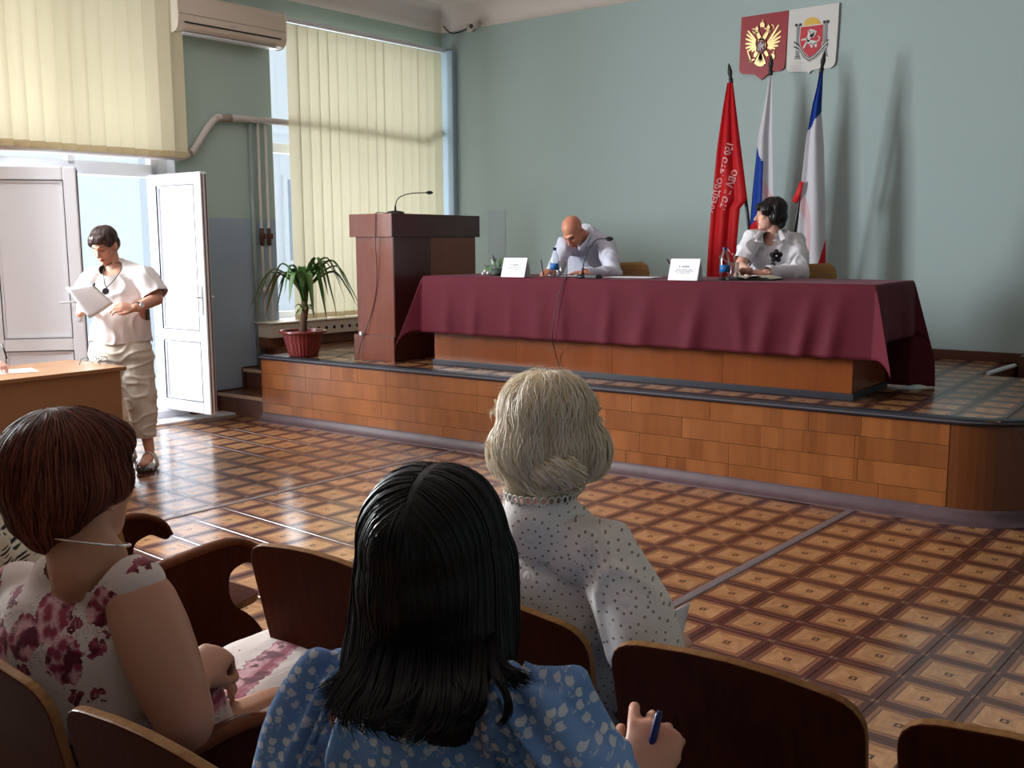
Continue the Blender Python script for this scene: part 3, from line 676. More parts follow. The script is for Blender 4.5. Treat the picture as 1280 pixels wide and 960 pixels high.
MAT_LEAF = [m_leaf('leaf_green', lin(66, 108, 60), lin(116, 156, 90), lin(140, 130, 76)), m_leaf('leaf_pale', lin(110, 140, 84), lin(160, 178, 120), lin(170, 150, 90)), m_leaf('leaf_browning', lin(70, 92, 46), lin(120, 110, 60), lin(110, 70, 44))]
rl = random.Random(21); top = V(tr[-1])
def leaf_blade(pts, w, mat):
    P = [V(p) for p in spline(pts, 5)]; n = len(P); m = MB(); rows = []; 
    for i, p in enumerate(P):
        t = i/(n-1); T = (P[min(i+1, n-1)]-P[max(i-1, 0)]).normalized(); sd = T.cross(V((0, 0, 1))); sd = sd.normalized() if sd.length > .05 else V((1, 0, 0)); up = sd.cross(T)
        ww = w*1.8*(min(1, .45+3*t) if t < .2 else 1.05*(1-((t-.2)/.8)**2.2))+.0008
        rows.append([tuple(p-sd*ww+up*ww*.35), tuple(p-up*ww*.1), tuple(p+sd*ww+up*ww*.35)])
    m.grid(rows); o = ob('leaf', m, mat, pp, smooth=True); me = o.data; uv = me.uv_layers.new(name='UVMap')
    for l in me.loops: i = l.vertex_index; uv.data[l.index].uv = ((i % 3)/2, (i//3)/(n-1))
def leaf_to(dx, dz, h, depth=0, w=.017, mi=0, droop=1.0):
    """a blade leaving the crown, peaking at height h, ending dx across and dz up/down from the crown"""
    side = V((.8, .6, 0)); dp = V((-.6, .8, 0))     # across the picture, and into it
    e = top+side*dx+dp*depth+V((0, 0, dz)); q = top+(side*dx+dp*depth)*.55+V((0, 0, h*1.2)); q0 = top+(side*dx+dp*depth)*.16+V((0, 0, h*.55+.03))
    leaf_blade([tuple(top+V((rl.uniform(-.012, .012), rl.uniform(-.012, .012), -.03))), tuple(q0), tuple(q), tuple(q+(e-q)*.55+V((0, 0, .035*droop))), tuple(e)], w, MAT_LEAF[mi])
for a in ((.12, .10, .27, .06, .018, 0), (-.15, .06, .25, -.08, .018, 0), (.22, .04, .3, -.1, .018, 0), (-.3, .0, .26, -.05, .017, 0), (.42, .01, .28, 0, .02, 0), (.44, -.06, .20, .05, .022, 2), (.28, -.13, .26, -.05, .018, 0), (.20, -.18, .2, -.08, .018, 0), (.27, .19, .27, .05, .016, 0), (.16, .14, .24, .12, .016, 0), (.1, -.14, .19, -.14, .017, 0),
          (-.03, .12, .24, .04, .018, 0), (-.06, .1, .2, -.03, .02, 0), (-.12, .12, .22, .08, .016, 0), (-.22, .08, .2, 0, .016, 0), (-.25, -.12, .2, .03, .017, 0), (-.38, -.03, .2, .1, .016, 1), (-.5, -.12, .2, .05, .015, 1), (-.46, -.22, .22, -.04, .014, 1), (-.4, -.2, .18, .2, .014, 1),
          (.3, .1, .3, .15, .014, 0), (.16, -.02, .24, .1, .018, 0), (-.1, -.02, .2, -.14, .017, 0), (.06, .12, .2, -.1, .019, 0), (.03, .13, .2, .12, .018, 0), (-.16, .06, .22, .16, .016, 0), (.34, .0, .3, .02, .014, 1), (.48, -.12, .24, .1, .016, 2)): leaf_to(*a)
for k in range(9):
    a = 2*pi*k/9; q = top+V((0, 0, -.07-.01*(k % 3))); e = q+V((cos(a)*.09, sin(a)*.09, .015-.05*(k % 2))); leaf_blade([tuple(q), tuple((q+e)/2+V((0, 0, .035))), tuple(e)], .011, MAT_LEAF[k % 3])

# ------------------------------------------------------------------ things on the table
def m_clear(name, tint, k):
    b = NB(name); nt = b.nt; t = b.n('ShaderNodeBsdfTransparent'); t.inputs[0].default_value = tint+(1,); g = b.n('ShaderNodeBsdfGlossy'); g.inputs['Roughness'].default_value = .04; lw = b.n('ShaderNodeLayerWeight'); lw.inputs['Blend'].default_value = k
    mx = b.n('ShaderNodeMixShader'); nt.links.new(lw.outputs['Facing'], mx.inputs[0]); nt.links.new(t.outputs[0], mx.inputs[1]); nt.links.new(g.outputs[0], mx.inputs[2]); nt.links.new(mx.outputs[0], b.out.inputs[0]); return b.mat
MAT_CLEAR = m_clear('clear_plastic', (.88, .92, .95), .3); MAT_GLASS = m_clear('clear_glass', (.93, .95, .96), .25)
MAT_BLUE = flat('blue_label', lin(36, 108, 180), .5); MAT_CAP = flat('blue_cap', lin(20, 40, 100), .4)
def bottle(x, y, label):
    g = empty('water_bottle', label, 'bottle', (x, y, ZT), group='water bottles on the long table'); c = (x, y, ZT+.001)
    m = MB(); m.lathe([(.0, .003), (.026, 0), (.031, .006), (.031, .05), (.0315, .055), (.0315, .1), (.031, .105), (.031, .135), (.026, .158), (.016, .178), (.0125, .188), (.0125, .2), (.0, .2)], 20, c); ob('bottle_body', m, MAT_CLEAR, g, smooth=True)
    m = MB(); m.lathe([(.0318, .055), (.0318, .1)], 20, c); ob('label', m, MAT_BLUE, g, smooth=True)
    m = MB(); m.lathe([(.0, .193), (.0145, .193), (.0145, .212), (.013, .214), (.0, .214)], 16, c); ob('cap', m, MAT_CAP, g, smooth=False)
bottle(-4.03, 6.0, 'water bottle with a blue label between the left name card and a glass'); bottle(-2.70, 5.98, 'water bottle with a blue label in front of the seated woman')
def tumbler(x, y, label):
    m = MB(); m.lathe([(.0, .002), (.028, .0), (.031, .004), (.034, .118), (.0325, .118), (.029, .012), (.0, .01)], 20, (x, y, ZT+.001))
    tag(ob('drinking_glass', m, MAT_GLASS, smooth=True), label, 'glass', 'drinking glasses on the long table')
tumbler(-3.955, 6.0, 'empty drinking glass beside the bald man\'s hand'); tumbler(-2.645, 6.0, 'empty drinking glass to the right of the second water bottle')
def name_card(x0, x1, y, label):
    g = empty('name_card', label, 'name card', ((x0+x1)/2, y+.045, ZT), group='name cards on the long table'); h = .138; L = (x1-x0); sk = .035
    def quad(nm, pts, mat): m = MB(); m.add(pts, [(0, 1, 2, 3)]); return ob(nm, m, mat, g)
    z = ZT+.003; t = sqrt(1); lean = .045
    for nm, ys in (('front_face', (y, y+lean)), ('back_face', (y+2*lean, y+lean))):
        m = MB(); q = .0012*(1 if ys[0] > ys[1] else -1)
        pts = [(x0, ys[0], z), (x1, ys[0], z), (x1, ys[1], z+h), (x0, ys[1], z+h)]; m.add(pts+[(a, b+q, c) for a, b, c in pts], [(3, 2, 1, 0), (4, 5, 6, 7), (0, 1, 5, 4), (1, 2, 6, 5), (2, 3, 7, 6), (3, 0, 4, 7)]); ob(nm, m, MAT_PAPER, g)
    ink = flat('print_ink', lin(120, 122, 140), .8) if 'print_ink' not in bpy.data.materials else bpy.data.materials['print_ink']
    m = MB(); xm = (x0+x1)/2
    for zz, w, th, nl in ((.083, .075, .009, 7), (.066, .12, .004, 17), (.056, .13, .004, 19), (.046, .09, .0035, 13)):
        for k in range(nl):
            a = xm-w/2+w*k/nl; b = a+w/nl*.72
            if (k*7+int(zz*1000)) % 6 == 0: continue
            q = lambda X, Zz: (X, y+lean*Zz/h-.0016, z+Zz)
            m.add([q(a, zz), q(b, zz), q(b, zz+th), q(a, zz+th)], [(0, 1, 2, 3)])
    ob('printed_lines', m, ink, g)
name_card(-4.40, -4.19, 5.845, 'white folded name card left of the first water bottle'); name_card(-3.035, -2.825, 5.845, 'white folded name card in front of the black pen holder')
def sheet(name, label, cx, cy, z, w, d, rz, n=1, cat='paper'):
    m = MB(); c, s = cos(rz), sin(rz)
    for k in range(n):
        ox, oy, r = random.uniform(-.01, .01)*k, random.uniform(-.01, .01)*k, rz+random.uniform(-.08, .08)*k
        c, s = cos(r), sin(r); q = [(cx+ox+c*a-s*b, cy+oy+s*a+c*b) for a, b in ((-w/2, -d/2), (w/2, -d/2), (w/2, d/2), (-w/2, d/2))]; m.prism(q, z+.0015*k, z+.0015*k+.001)
    return tag(ob(name, m, MAT_PAPER), label, cat)
sheet('paper_sheets', 'loose white sheets on the maroon cloth to the right of the bald man', -3.46, 6.14, ZT+.004, .36, .22, .1, 3)
sheet('paper_sheets', 'white sheets the bald man is writing on', -3.95, 6.22, ZT+.004, .30, .21, .3, 2)
bk = empty('notebook', 'open dark planner in front of the seated woman', 'notebook', (-2.62, 6.22, ZT+.004))
ob('cover', MB().box((-2.80, 6.10, ZT+.003), (-2.44, 6.33, ZT+.011)), MAT_BLACK, bk, bevel=.002)
m = MB(); m.grid([[(-2.61+.165*k/6*1, y, ZT+.012+.022*sin(pi*(k/6))**.6*(1-k/6*.4)) for k in range(7)] for y in (6.11, 6.32)]); m.grid([[(-2.615-.17*k/6, y, ZT+.012+.012*sin(pi*k/6)**.6) for k in range(6, -1, -1)] for y in (6.11, 6.32)]); ob('pages', m, flat('cream_pages', lin(228, 220, 200), .8), bk, smooth=True)
ph = empty('pen_holder', 'black wire-mesh pen holder with a pen, behind the right name card', 'pen holder', (-3.11, 6.10, ZT))
m = MB(); m.lathe([(.0, .003), (.042, .003), (.042, .098), (.0405, .098), (.040, .006), (.0, .006)], 20, (-3.11, 6.10, ZT)); b = NB('wire_mesh'); g_ = b.co('Generated')
ob('cup', m, flat('mesh_metal', lin(78, 84, 84), .5, m=.3, a=.82), ph, smooth=True); m = MB(); m.tube([(-3.1, 6.11, ZT+.02), (-3.165, 6.08, ZT+.135)], .005, 8); tag(ob('pen', m, MAT_BLACK), 'black pen leaning in the pen holder', 'pen')
# ornament by the left end of the table: dark leafy decoration with pale buds beside a grey box
orn = empty('table_ornament', 'small dark leafy ornament with pale buds at the left end of the long table', 'ornament', (-4.66, 6.1, ZT))
m = MB(); m.lathe([(.0, .0), (.05, .0), (.055, .02), (.04, .05), (.0, .055)], 14, (-4.64, 6.12, ZT+.002)); ob('base', m, flat('dark_green', lin(58, 70, 66), .6), orn, smooth=True)
for k, (dx, dy, dz) in enumerate(((-.13, 0, .05), (-.08, .02, .10), (-.03, -.02, .135), (.04, 0, .11), (.02, .03, .075), (-.1, -.03, .03), (.06, .02, .06))):
    m = MB(); q = V((-4.64, 6.12, ZT+.03)); e = q+V((dx, dy, dz)); s_ = V((dz, .3*dx, -dx)).normalized()*.018; mid = q+(e-q)*.65; m.tube([tuple(q), tuple(mid)], .003, 5); m.grid([[tuple(q+(e-q)*.45), tuple(mid-s_), tuple(e)], [tuple(q+(e-q)*.45), tuple(mid+s_+V((0, .01, 0))), tuple(e)]]); ob('leaf', m, MAT_LEAF[0] if k % 2 else bpy.data.materials['dark_green'], orn)
for k, (dx, dz) in enumerate(((-.09, .035), (-.06, .02), (-.11, .015))): vs, fs = sphere((-4.64+dx, 6.08, ZT+dz), .012, nu=8, nv=6); ob('bud', MB().add(vs, fs), MAT_PAPER, orn, smooth=True)
m = MB(); m.box((-4.615, 6.13, ZT+.001), (-4.54, 6.2, ZT+.10)); tag(ob('grey_box', m, flat('grey_card', lin(96, 106, 110), .6), bevel=.003), 'small grey box partly behind the left name card', 'box')
# ------------------------------------------------------------------ flags behind the table
MAT_POLE = flat('black_pole', lin(18, 16, 18), .35)
def m_flag(name, sheer=.25):
    b = NB(name); c = b.attr('Col'); b.set(c=c, r=.6, spec=.3); t = b.n('ShaderNodeBsdfTranslucent'); b.put(t.inputs[0], c); mx = b.n('ShaderNodeMixShader'); mx.inputs[0].default_value = sheer
    b.nt.links.new(b.bsdf.outputs[0], mx.inputs[1]); b.nt.links.new(t.outputs[0], mx.inputs[2]); b.nt.links.new(mx.outputs[0], b.out.inputs[0]); return b.mat
MAT_FLAG = m_flag('flag_fabric')
FY = 7.95
def interp(tab, z):     # tab: (x, z) pairs, z falling
    for (x0, z0), (x1, z1) in zip(tab, tab[1:]):
        if z0 >= z >= z1: return x0+(x1-x0)*(z0-z)/(z0-z1+1e-9)
    return tab[0][0] if z > tab[0][1] else tab[-1][0]
def flag(label, tip, foot, left, right, colour, folds, depth, seed):
    T, F = V((tip[0], FY, tip[1])), V((foot[0], FY, foot[1])); d = (F-T).normalized(); base = T+d*((T.z-SZ-.004)/-d.z)
    f = empty('flag', label, 'flag', base, group='flags on poles behind the table')
    s0 = T+d*.17
    ob('pole', MB().tube([tuple(s0-d*.03), tuple(base)], .0145, 10), MAT_POLE, f, smooth=True)
    m = MB(); m.tube([tuple(T), tuple(T+d*.025), tuple(T+d*.075), tuple(T+d*.12), tuple(T+d*.135), tuple(T+d*.15), tuple(T+d*.17)], [(.002, .002), (.012, .008), (.022, .012), (.012, .012), (.02, .02), (.016, .016), (.018, .018)], 12, side=(1, 0, 0)); ob('finial', m, MAT_POLE, f, smooth=True)
    z1, z0 = left[0][1], left[-1][1]; NZ, NS = 130, 56; rows = []
    def surf(s, z):
        xl, xr = interp(left, z), interp(right, z); w = xr-xl; k = min(1, (z1-z)/.5)
        y = FY-.02-depth*(.3+.7*k)*(.5+.5*sin(s*folds*2*pi+seed+.6*z))-.03*k*sin(s*pi)
        return (xl+w*(s+.03*sin(s*folds*2*pi+seed)*k), y, z)
    m = MB()
    for i in range(NZ+1): rows.append([surf(j/NS, z1+(z0-z1)*i/NZ) for j in range(NS+1)])
    m.grid(rows); c = ob('cloth', m, MAT_FLAG, f, smooth=True)
    at = c.data.color_attributes.new('Col', 'FLOAT_COLOR', 'CORNER'); cols = []
    for p in c.data.polygons:
        for li in p.loop_indices:
            vi = p.vertices[0]; i, j = divmod(vi, NS+1); v = m.v[vi]; cols += list(colour((j+.5)/NS, v[0], v[2]))+[1]
    at.data.foreach_set('color', cols)
    return f, surf
RED, WHT, BLU, PNK = lin(206, 24, 34), lin(222, 220, 228), lin(24, 66, 160), lin(226, 190, 196)
f1, surf1 = flag('red flag with pale mirrored lettering, leftmost behind the table', (-3.596, 2.985), (-3.371, 1.594),
    [(-3.592, 2.824), (-3.622, 2.625), (-3.664, 2.267), (-3.697, 1.868), (-3.724, 1.462), (-3.74, 1.0), (-3.74, .75)], [(-3.545, 2.824), (-3.505, 2.584), (-3.452, 2.256), (-3.39, 1.86), (-3.45, 1.79), (-3.472, 1.462), (-3.50, 1.0), (-3.5, .75)], lambda s, x, z: RED, 2.2, .035, .4)
def c2(s, x, z):
    lim = 2.29-.12*min(1, max(0, (s)/.52))
    if s < .54: return RED if z < 1.66+.1*s else BLU if z < lim else WHT
    return PNK if z < 2.02-(s-.54)*.3 else WHT
f2, _ = flag('white, blue and red flag hanging in folds behind the woman in the white shirt', (-3.230, 3.015), (-3.22, 1.6),
    [(-3.231, 2.846), (-3.265, 2.627), (-3.312, 2.375), (-3.326, 2.183), (-3.346, 1.923), (-3.364, 1.594), (-3.375, 1.0), (-3.37, .75)], [(-3.204, 2.846), (-3.185, 2.494), (-3.168, 2.174), (-3.15, 1.852), (-3.123, 1.2), (-3.12, .75)], c2, 1.6, .035, 2.2)
def c3(s, x, z):
    if z > 2.39+.145*s*1.0: return BLU
    cx, cz, r = (x+2.95)/.13, (z-1.55)/.36, 0; r = hypot(cx, cz)
    if z < 1.30+(s-.72)*.9 and s > .7: return RED
    if .62 < r < 1.0 and z > 1.25: return PNK
    return WHT
f3, _ = flag('blue, white and red flag rightmost behind the table, under the white emblem', (-2.791, 2.99), (-2.985, 1.59),
    [(-2.809, 2.822), (-2.858, 2.593), (-2.9, 2.317), (-2.925, 2.004), (-2.93, 1.814), (-2.949, 1.525), (-2.945, 1.2), (-2.94, .75)], [(-2.79, 2.822), (-2.791, 2.526), (-2.762, 2.277), (-2.732, 1.839), (-2.702, 1.2), (-2.7, .75)], c3, 1.4, .04, 1.0)
m = MB(); m.grid([[(-2.925, FY-.075, 1.99), (-2.895, FY-.078, 1.985)], [(-2.955, FY-.07, 1.91), (-2.91, FY-.075, 1.90)], [(-2.992, FY-.065, 1.835), (-2.94, FY-.07, 1.815)]]); o = ob('red_corner', m, flat('flag_red', RED, .6), f3, smooth=True); sd = o.modifiers.new('t', 'SOLIDIFY'); sd.thickness = .003
# lettering printed on the red flag, seen from its back, so mirrored and running downwards
MAT_LETTER = flat('flag_lettering', lin(232, 170, 170), .6)
def text_mesh(body, size, bold=.0):
    cu = bpy.data.curves.new('t', 'FONT'); cu.body = body; cu.size = size; cu.offset = bold; cu.resolution_u = 2; o = bpy.data.objects.new('t', cu); COL.objects.link(o)
    bpy.context.view_layer.update(); me = bpy.data.meshes.new_from_object(o.evaluated_get(bpy.context.evaluated_depsgraph_get()))
    v = [tuple(x.co) for x in me.vertices]; f = [tuple(p.vertices) for p in me.polygons]; bpy.data.objects.remove(o); bpy.data.meshes.remove(me); return v, f
def on_flag(body, size, x0, z0, r=(-.36, -.93)):
    v, f = text_mesh(body, size, .002); u = (r[1], -r[0]); out = []
    for a, b, _ in v:
        x, z = x0+r[0]*a+u[0]*b, z0+r[1]*a+u[1]*b
        L, R = interp([(-3.592, 2.824), (-3.622, 2.625), (-3.664, 2.267), (-3.697, 1.868), (-3.724, 1.462), (-3.74, .75)], z), interp([(-3.545, 2.824), (-3.505, 2.584), (-3.452, 2.256), (-3.39, 1.86), (-3.45, 1.79), (-3.472, 1.462), (-3.5, .75)], z)
        s0 = s = min(1.0, max(0.0, (x-L)/(R-L))); k = min(1, (2.824-z)/.5)
        for _ in range(5): s = s0-.03*sin(s*2.2*2*pi+.4)*k
        p = surf1(s, z); out.append((min(max(x, L+.004), R-.004), p[1]-.006, z))
    ob('lettering', MB().add(out, f), MAT_LETTER, f1)
on_flag('150 СТР. ОРДЕНА', .07, -3.505, 2.325, (-.30, -.954)); on_flag('ОВА II СТ.', .072, -3.462, 2.10, (-.30, -.954)); on_flag('Г1', .12, -3.475, 1.42, (-.6, -.8))

# ------------------------------------------------------------------ the two emblems on the back wall
GOLD = flat('gold', (.85, .66, .32), .3, m=.85); EMR = flat('emblem_red', lin(158, 18, 34), .4); EMW = flat('emblem_white', lin(226, 224, 220), .5); EMG = flat('emblem_grey', lin(140, 142, 146), .5)
EML = flat('emblem_line', lin(60, 62, 66), .6); SUN = flat('emblem_sun', lin(232, 186, 76), .5); EMR2 = flat('emblem_shield_red', lin(196, 24, 44), .4); PURP = flat('emblem_crimson', lin(120, 40, 66), .5)
class Em:
    """emblem drawn in flat raised pieces; u, v are measured from the emblem's centre, k metres per unit"""
    def __init__(s, label, X, Z, k, root=None): s.X, s.Z, s.k = X, Z, k; s.root = empty('coat_of_arms', label, 'emblem', (X, YB, Z-.24), group='emblems on the back wall')
    def plate(s, name, polys, mat, h0, h1, bevel=0):
        m = MB(); M = MX(((s.k, 0, 0, s.X), (0, 0, -1, YB), (0, -s.k, 0, s.Z), (0, 0, 0, 1)))
        for P in polys:
            P = [(x, y+.149*(x-360)) for x, y in P]; P = [(x-360, y-480) for x, y in P]
            ar = sum(a[0]*b[1]-b[0]*a[1] for a, b in zip(P, P[1:]+P[:1])); P = P if ar > 0 else P[::-1]
            m.prism(P, h0, h1, M)
        return ob(name, m, mat, s.root, bevel=bevel)
def stroke(a, b, w0, w1=None):
    w1 = w0 if w1 is None else w1; dx, dy = b[0]-a[0], b[1]-a[1]; L = hypot(dx, dy); nx, ny = -dy/L, dx/L
    return [(a[0]+nx*w0, a[1]+ny*w0), (a[0]+nx*w0*.2+(b[0]-a[0])*.5+nx*max(w0, w1)*.9, a[1]+(b[1]-a[1])*.5+ny*max(w0, w1)*1.1), (b[0]+nx*w1, b[1]+ny*w1), (b[0]-nx*w1, b[1]-ny*w1), (a[0]+(b[0]-a[0])*.5-nx*max(w0, w1)*1.1, a[1]+(b[1]-a[1])*.5-ny*max(w0, w1)*1.1), (a[0]-nx*w0, a[1]-ny*w0)]
def ell(cx, cy, a, b, n=14, a0=0, a1=360): return [(cx+a*cos(radians(a0+(a1-a0)*i/n)), cy+b*sin(radians(a0+(a1-a0)*i/n))) for i in range(n if a1-a0 == 360 else n+1)]
e1 = Em('crimson shield-shaped emblem with a gold two-headed eagle, above the flags', -3.522, 3.215, .000638)
e1.plate('shield_board', [[(32, 140), (698, 40), (690, 300), (668, 740), (655, 790), (610, 825), (520, 835), (440, 870), (345, 955), (290, 920), (240, 890), (60, 890), (25, 870), (15, 830), (25, 400)]], EMR, .004, .02)
wl_ = [((250, 440), (135, 318)), ((250, 455), (118, 365)), ((250, 470), (106, 425)), ((250, 485), (104, 490)), ((250, 500), (110, 548)), ((252, 512), (150, 584)), ((256, 520), (200, 592)), ((262, 525), (240, 580))]
wr_ = [((425, 470), (572, 232)), ((425, 478), (602, 305)), ((428, 488), (606, 378)), ((430, 498), (596, 440)), ((430, 505), (572, 500)), ((430, 512), (530, 542)), ((428, 518), (480, 552)), ((424, 522), (445, 535))]
for k, (a, b) in enumerate(wl_+wr_): e1.plate('wing_feather', [stroke(a, b, 13, 9)], GOLD, .02, .026+.0015*(k % 3))
e1.plate('eagle_body', [ell(338, 500, 62, 100), stroke((325, 440), (275, 335), 22, 17), stroke((352, 440), (425, 320), 22, 17), ell(265, 332, 26, 20), stroke((265, 332), (232, 345), 12, 3), ell(435, 315, 26, 20), stroke((440, 315), (470, 318), 12, 3)], GOLD, .02, .032)
e1.plate('crown', [stroke((345, 265), (345, 205), 30, 22), stroke((345, 205), (350, 165), 5, 3), stroke((268, 305), (270, 268), 20, 14), stroke((270, 268), (272, 245), 4, 2), stroke((430, 285), (432, 245), 20, 14), stroke((432, 245), (434, 220), 4, 2)], GOLD, .02, .034)
e1.plate('ribbon', [stroke((200, 290), (262, 300), 6), stroke((200, 320), (225, 345), 5), stroke((470, 230), (505, 245), 6), stroke((495, 255), (505, 285), 5), stroke((370, 275), (420, 300), 6)], GOLD, .02, .027)
e1.plate('tail', [stroke((330, 600), (x, y), 12, 17) for x, y in ((255, 755), (290, 775), (325, 780), (360, 772), (392, 745))], GOLD, .02, .03)
e1.plate('claws', [stroke((275, 590), (240, 660), 22, 16), stroke((390, 580), (430, 640), 22, 15), stroke((135, 575), (195, 730), 5, 7), stroke((175, 715), (245, 690), 8, 8), ell(190, 715, 20, 16), ell(500, 640, 32, 36), stroke((512, 600), (516, 570), 6, 4)], GOLD, .02, .031)
e1.plate('breast_shield', [[(272, 452), (388, 436), (390, 560), (370, 598), (330, 612), (285, 600), (270, 570)]], PURP, .032, .037)
e1.plate('horseman', [stroke((300, 520), (365, 510), 17, 15), stroke((325, 505), (332, 468), 13, 10), ell(335, 466, 9, 10), stroke((362, 510), (376, 482), 9, 6), stroke((305, 530), (298, 580), 7, 5), stroke((325, 530), (330, 578), 7, 5), stroke((355, 525), (370, 560), 7, 5), stroke((340, 490), (290, 560), 3, 3)], EMW, .037, .041)
e2 = Em('white shield-shaped emblem with a red escutcheon and a white griffin, right of the crimson one', -3.088, 3.215, .000642)
e2.plate('shield_board', [[(30, 140), (692, 40), (688, 300), (672, 760), (655, 820), (610, 858), (520, 870), (400, 885), (350, 905), (325, 938), (300, 918), (200, 925), (60, 935), (20, 900), (15, 830), (22, 400)]], EMW, .004, .022)
e2.plate('rising_sun', [ell(352, 350, 122, 124, 18, 180, 360)], SUN, .022, .025)
for x0, x1, y0, y1, lab in ((136, 190, 310, 765, 'column'), (512, 556, 262, 715, 'column')):
    e2.plate('column', [[(x0+6, y0+45), (x1-6, y0+38), (x1-4, y1-40), (x0+4, y1-36)], [(x0-8, y1-20), (x1+8, y1-26), (x1+14, y1), (x0-14, y1)], ell((x0+x1)/2, y0+25, 34, 12)], EMG, .022, .027)
    e2.plate('capital', [ell(x0, y0+22, 18, 20, 12), ell(x1, y0+16, 18, 20, 12), stroke((x0-5, y1-30), (x1+5, y1-34), 4)], EML, .022, .029)
e2.plate('shield_rim', [[(192, 345), (503, 302), (505, 520), (480, 620), (410, 700), (330, 752), (250, 690), (195, 600), (183, 520)]], EMW, .022, .028)
e2.plate('escutcheon', [[(202, 357), (495, 317), (496, 515), (470, 605), (400, 685), (330, 735), (258, 675), (205, 590), (193, 520)]], EMR2, .028, .031)
e2.plate('griffin', [stroke((290, 540), (410, 545), 24, 22), stroke((300, 540), (330, 430), 22, 24), ell(340, 400, 26, 24), stroke((325, 400), (300, 425), 12, 5), stroke((345, 480), (385, 385), 20, 12), stroke((355, 480), (412, 400), 18, 8), stroke((290, 545), (245, 625), 11, 8), stroke((300, 500), (215, 520), 11, 9), stroke((345, 555), (360, 612), 14, 10), stroke((400, 550), (415, 605), 18, 9), stroke((412, 540), (450, 515), 6, 6), stroke((450, 515), (462, 475), 6, 6), stroke((460, 475), (432, 462), 6, 6)], EMW, .031, .034)
for off, mt, nm in ((0, EML, 'ribbon_edge'), (13, EMW, 'ribbon'), (28, EML, 'ribbon_edge'), (38, EMW, 'ribbon')):
    pl = [(112, 545+off*2.2), (185, 590+off*1.6), (255, 700+off*1.2), (325, 748+off), (400, 702+off), (480, 610+off*1.3), (560, 500+off*2)]
    e2.plate(nm, [stroke(a, b, 7, 7) for a, b in zip(pl, pl[1:])], mt, .022, .031+.001*(off > 0))

# ------------------------------------------------------------------ security camera in the corner
sc_ = empty('security_camera', 'small white security camera with a dark lens under the ceiling edge in the corner', 'camera', (-6.70, YB-.03, 3.70))
m = MB(); m.box((-6.80, YB-.055, 3.715), (-6.725, YB, 3.80)); ob('junction_box', m, MAT_PIPE, sc_, bevel=.01)
B0, B1 = V((-6.665, YB-.02, 3.78)), V((-6.64, YB-.17, 3.735)); m = MB(); m.tube([tuple(B0), tuple(B1)], .035, 16); m.tube([tuple(B0+V((0, .0, .0))), (-6.70, YB-.01, 3.765)], .02, 8); ob('camera_body', m, MAT_PIPE, sc_, smooth=False)
d = (B1-B0).normalized(); m = MB(); m.tube([tuple(B1), tuple(B1+d*.004)], .024, 14); ob('lens', m, MAT_BLACK, sc_)
cable('camera_wire', 'short black wire curving from the corner to the security camera', [(-7.15, YB-.02, 3.875), (-7.13, YB-.03, 3.82), (-7.05, YB-.02, 3.745), (-6.95, YB-.015, 3.735), (-6.80, YB-.03, 3.757)], .006)
m = MB(); m.box((-6.573, YB-.004, 1.28), (-6.342, YB, 1.865)); tag(ob('wall_patch', m, m_wall('bluish_patch', lin(174, 190, 198))), 'faint bluish rectangular patch on the back wall right of the lectern', 'patch')
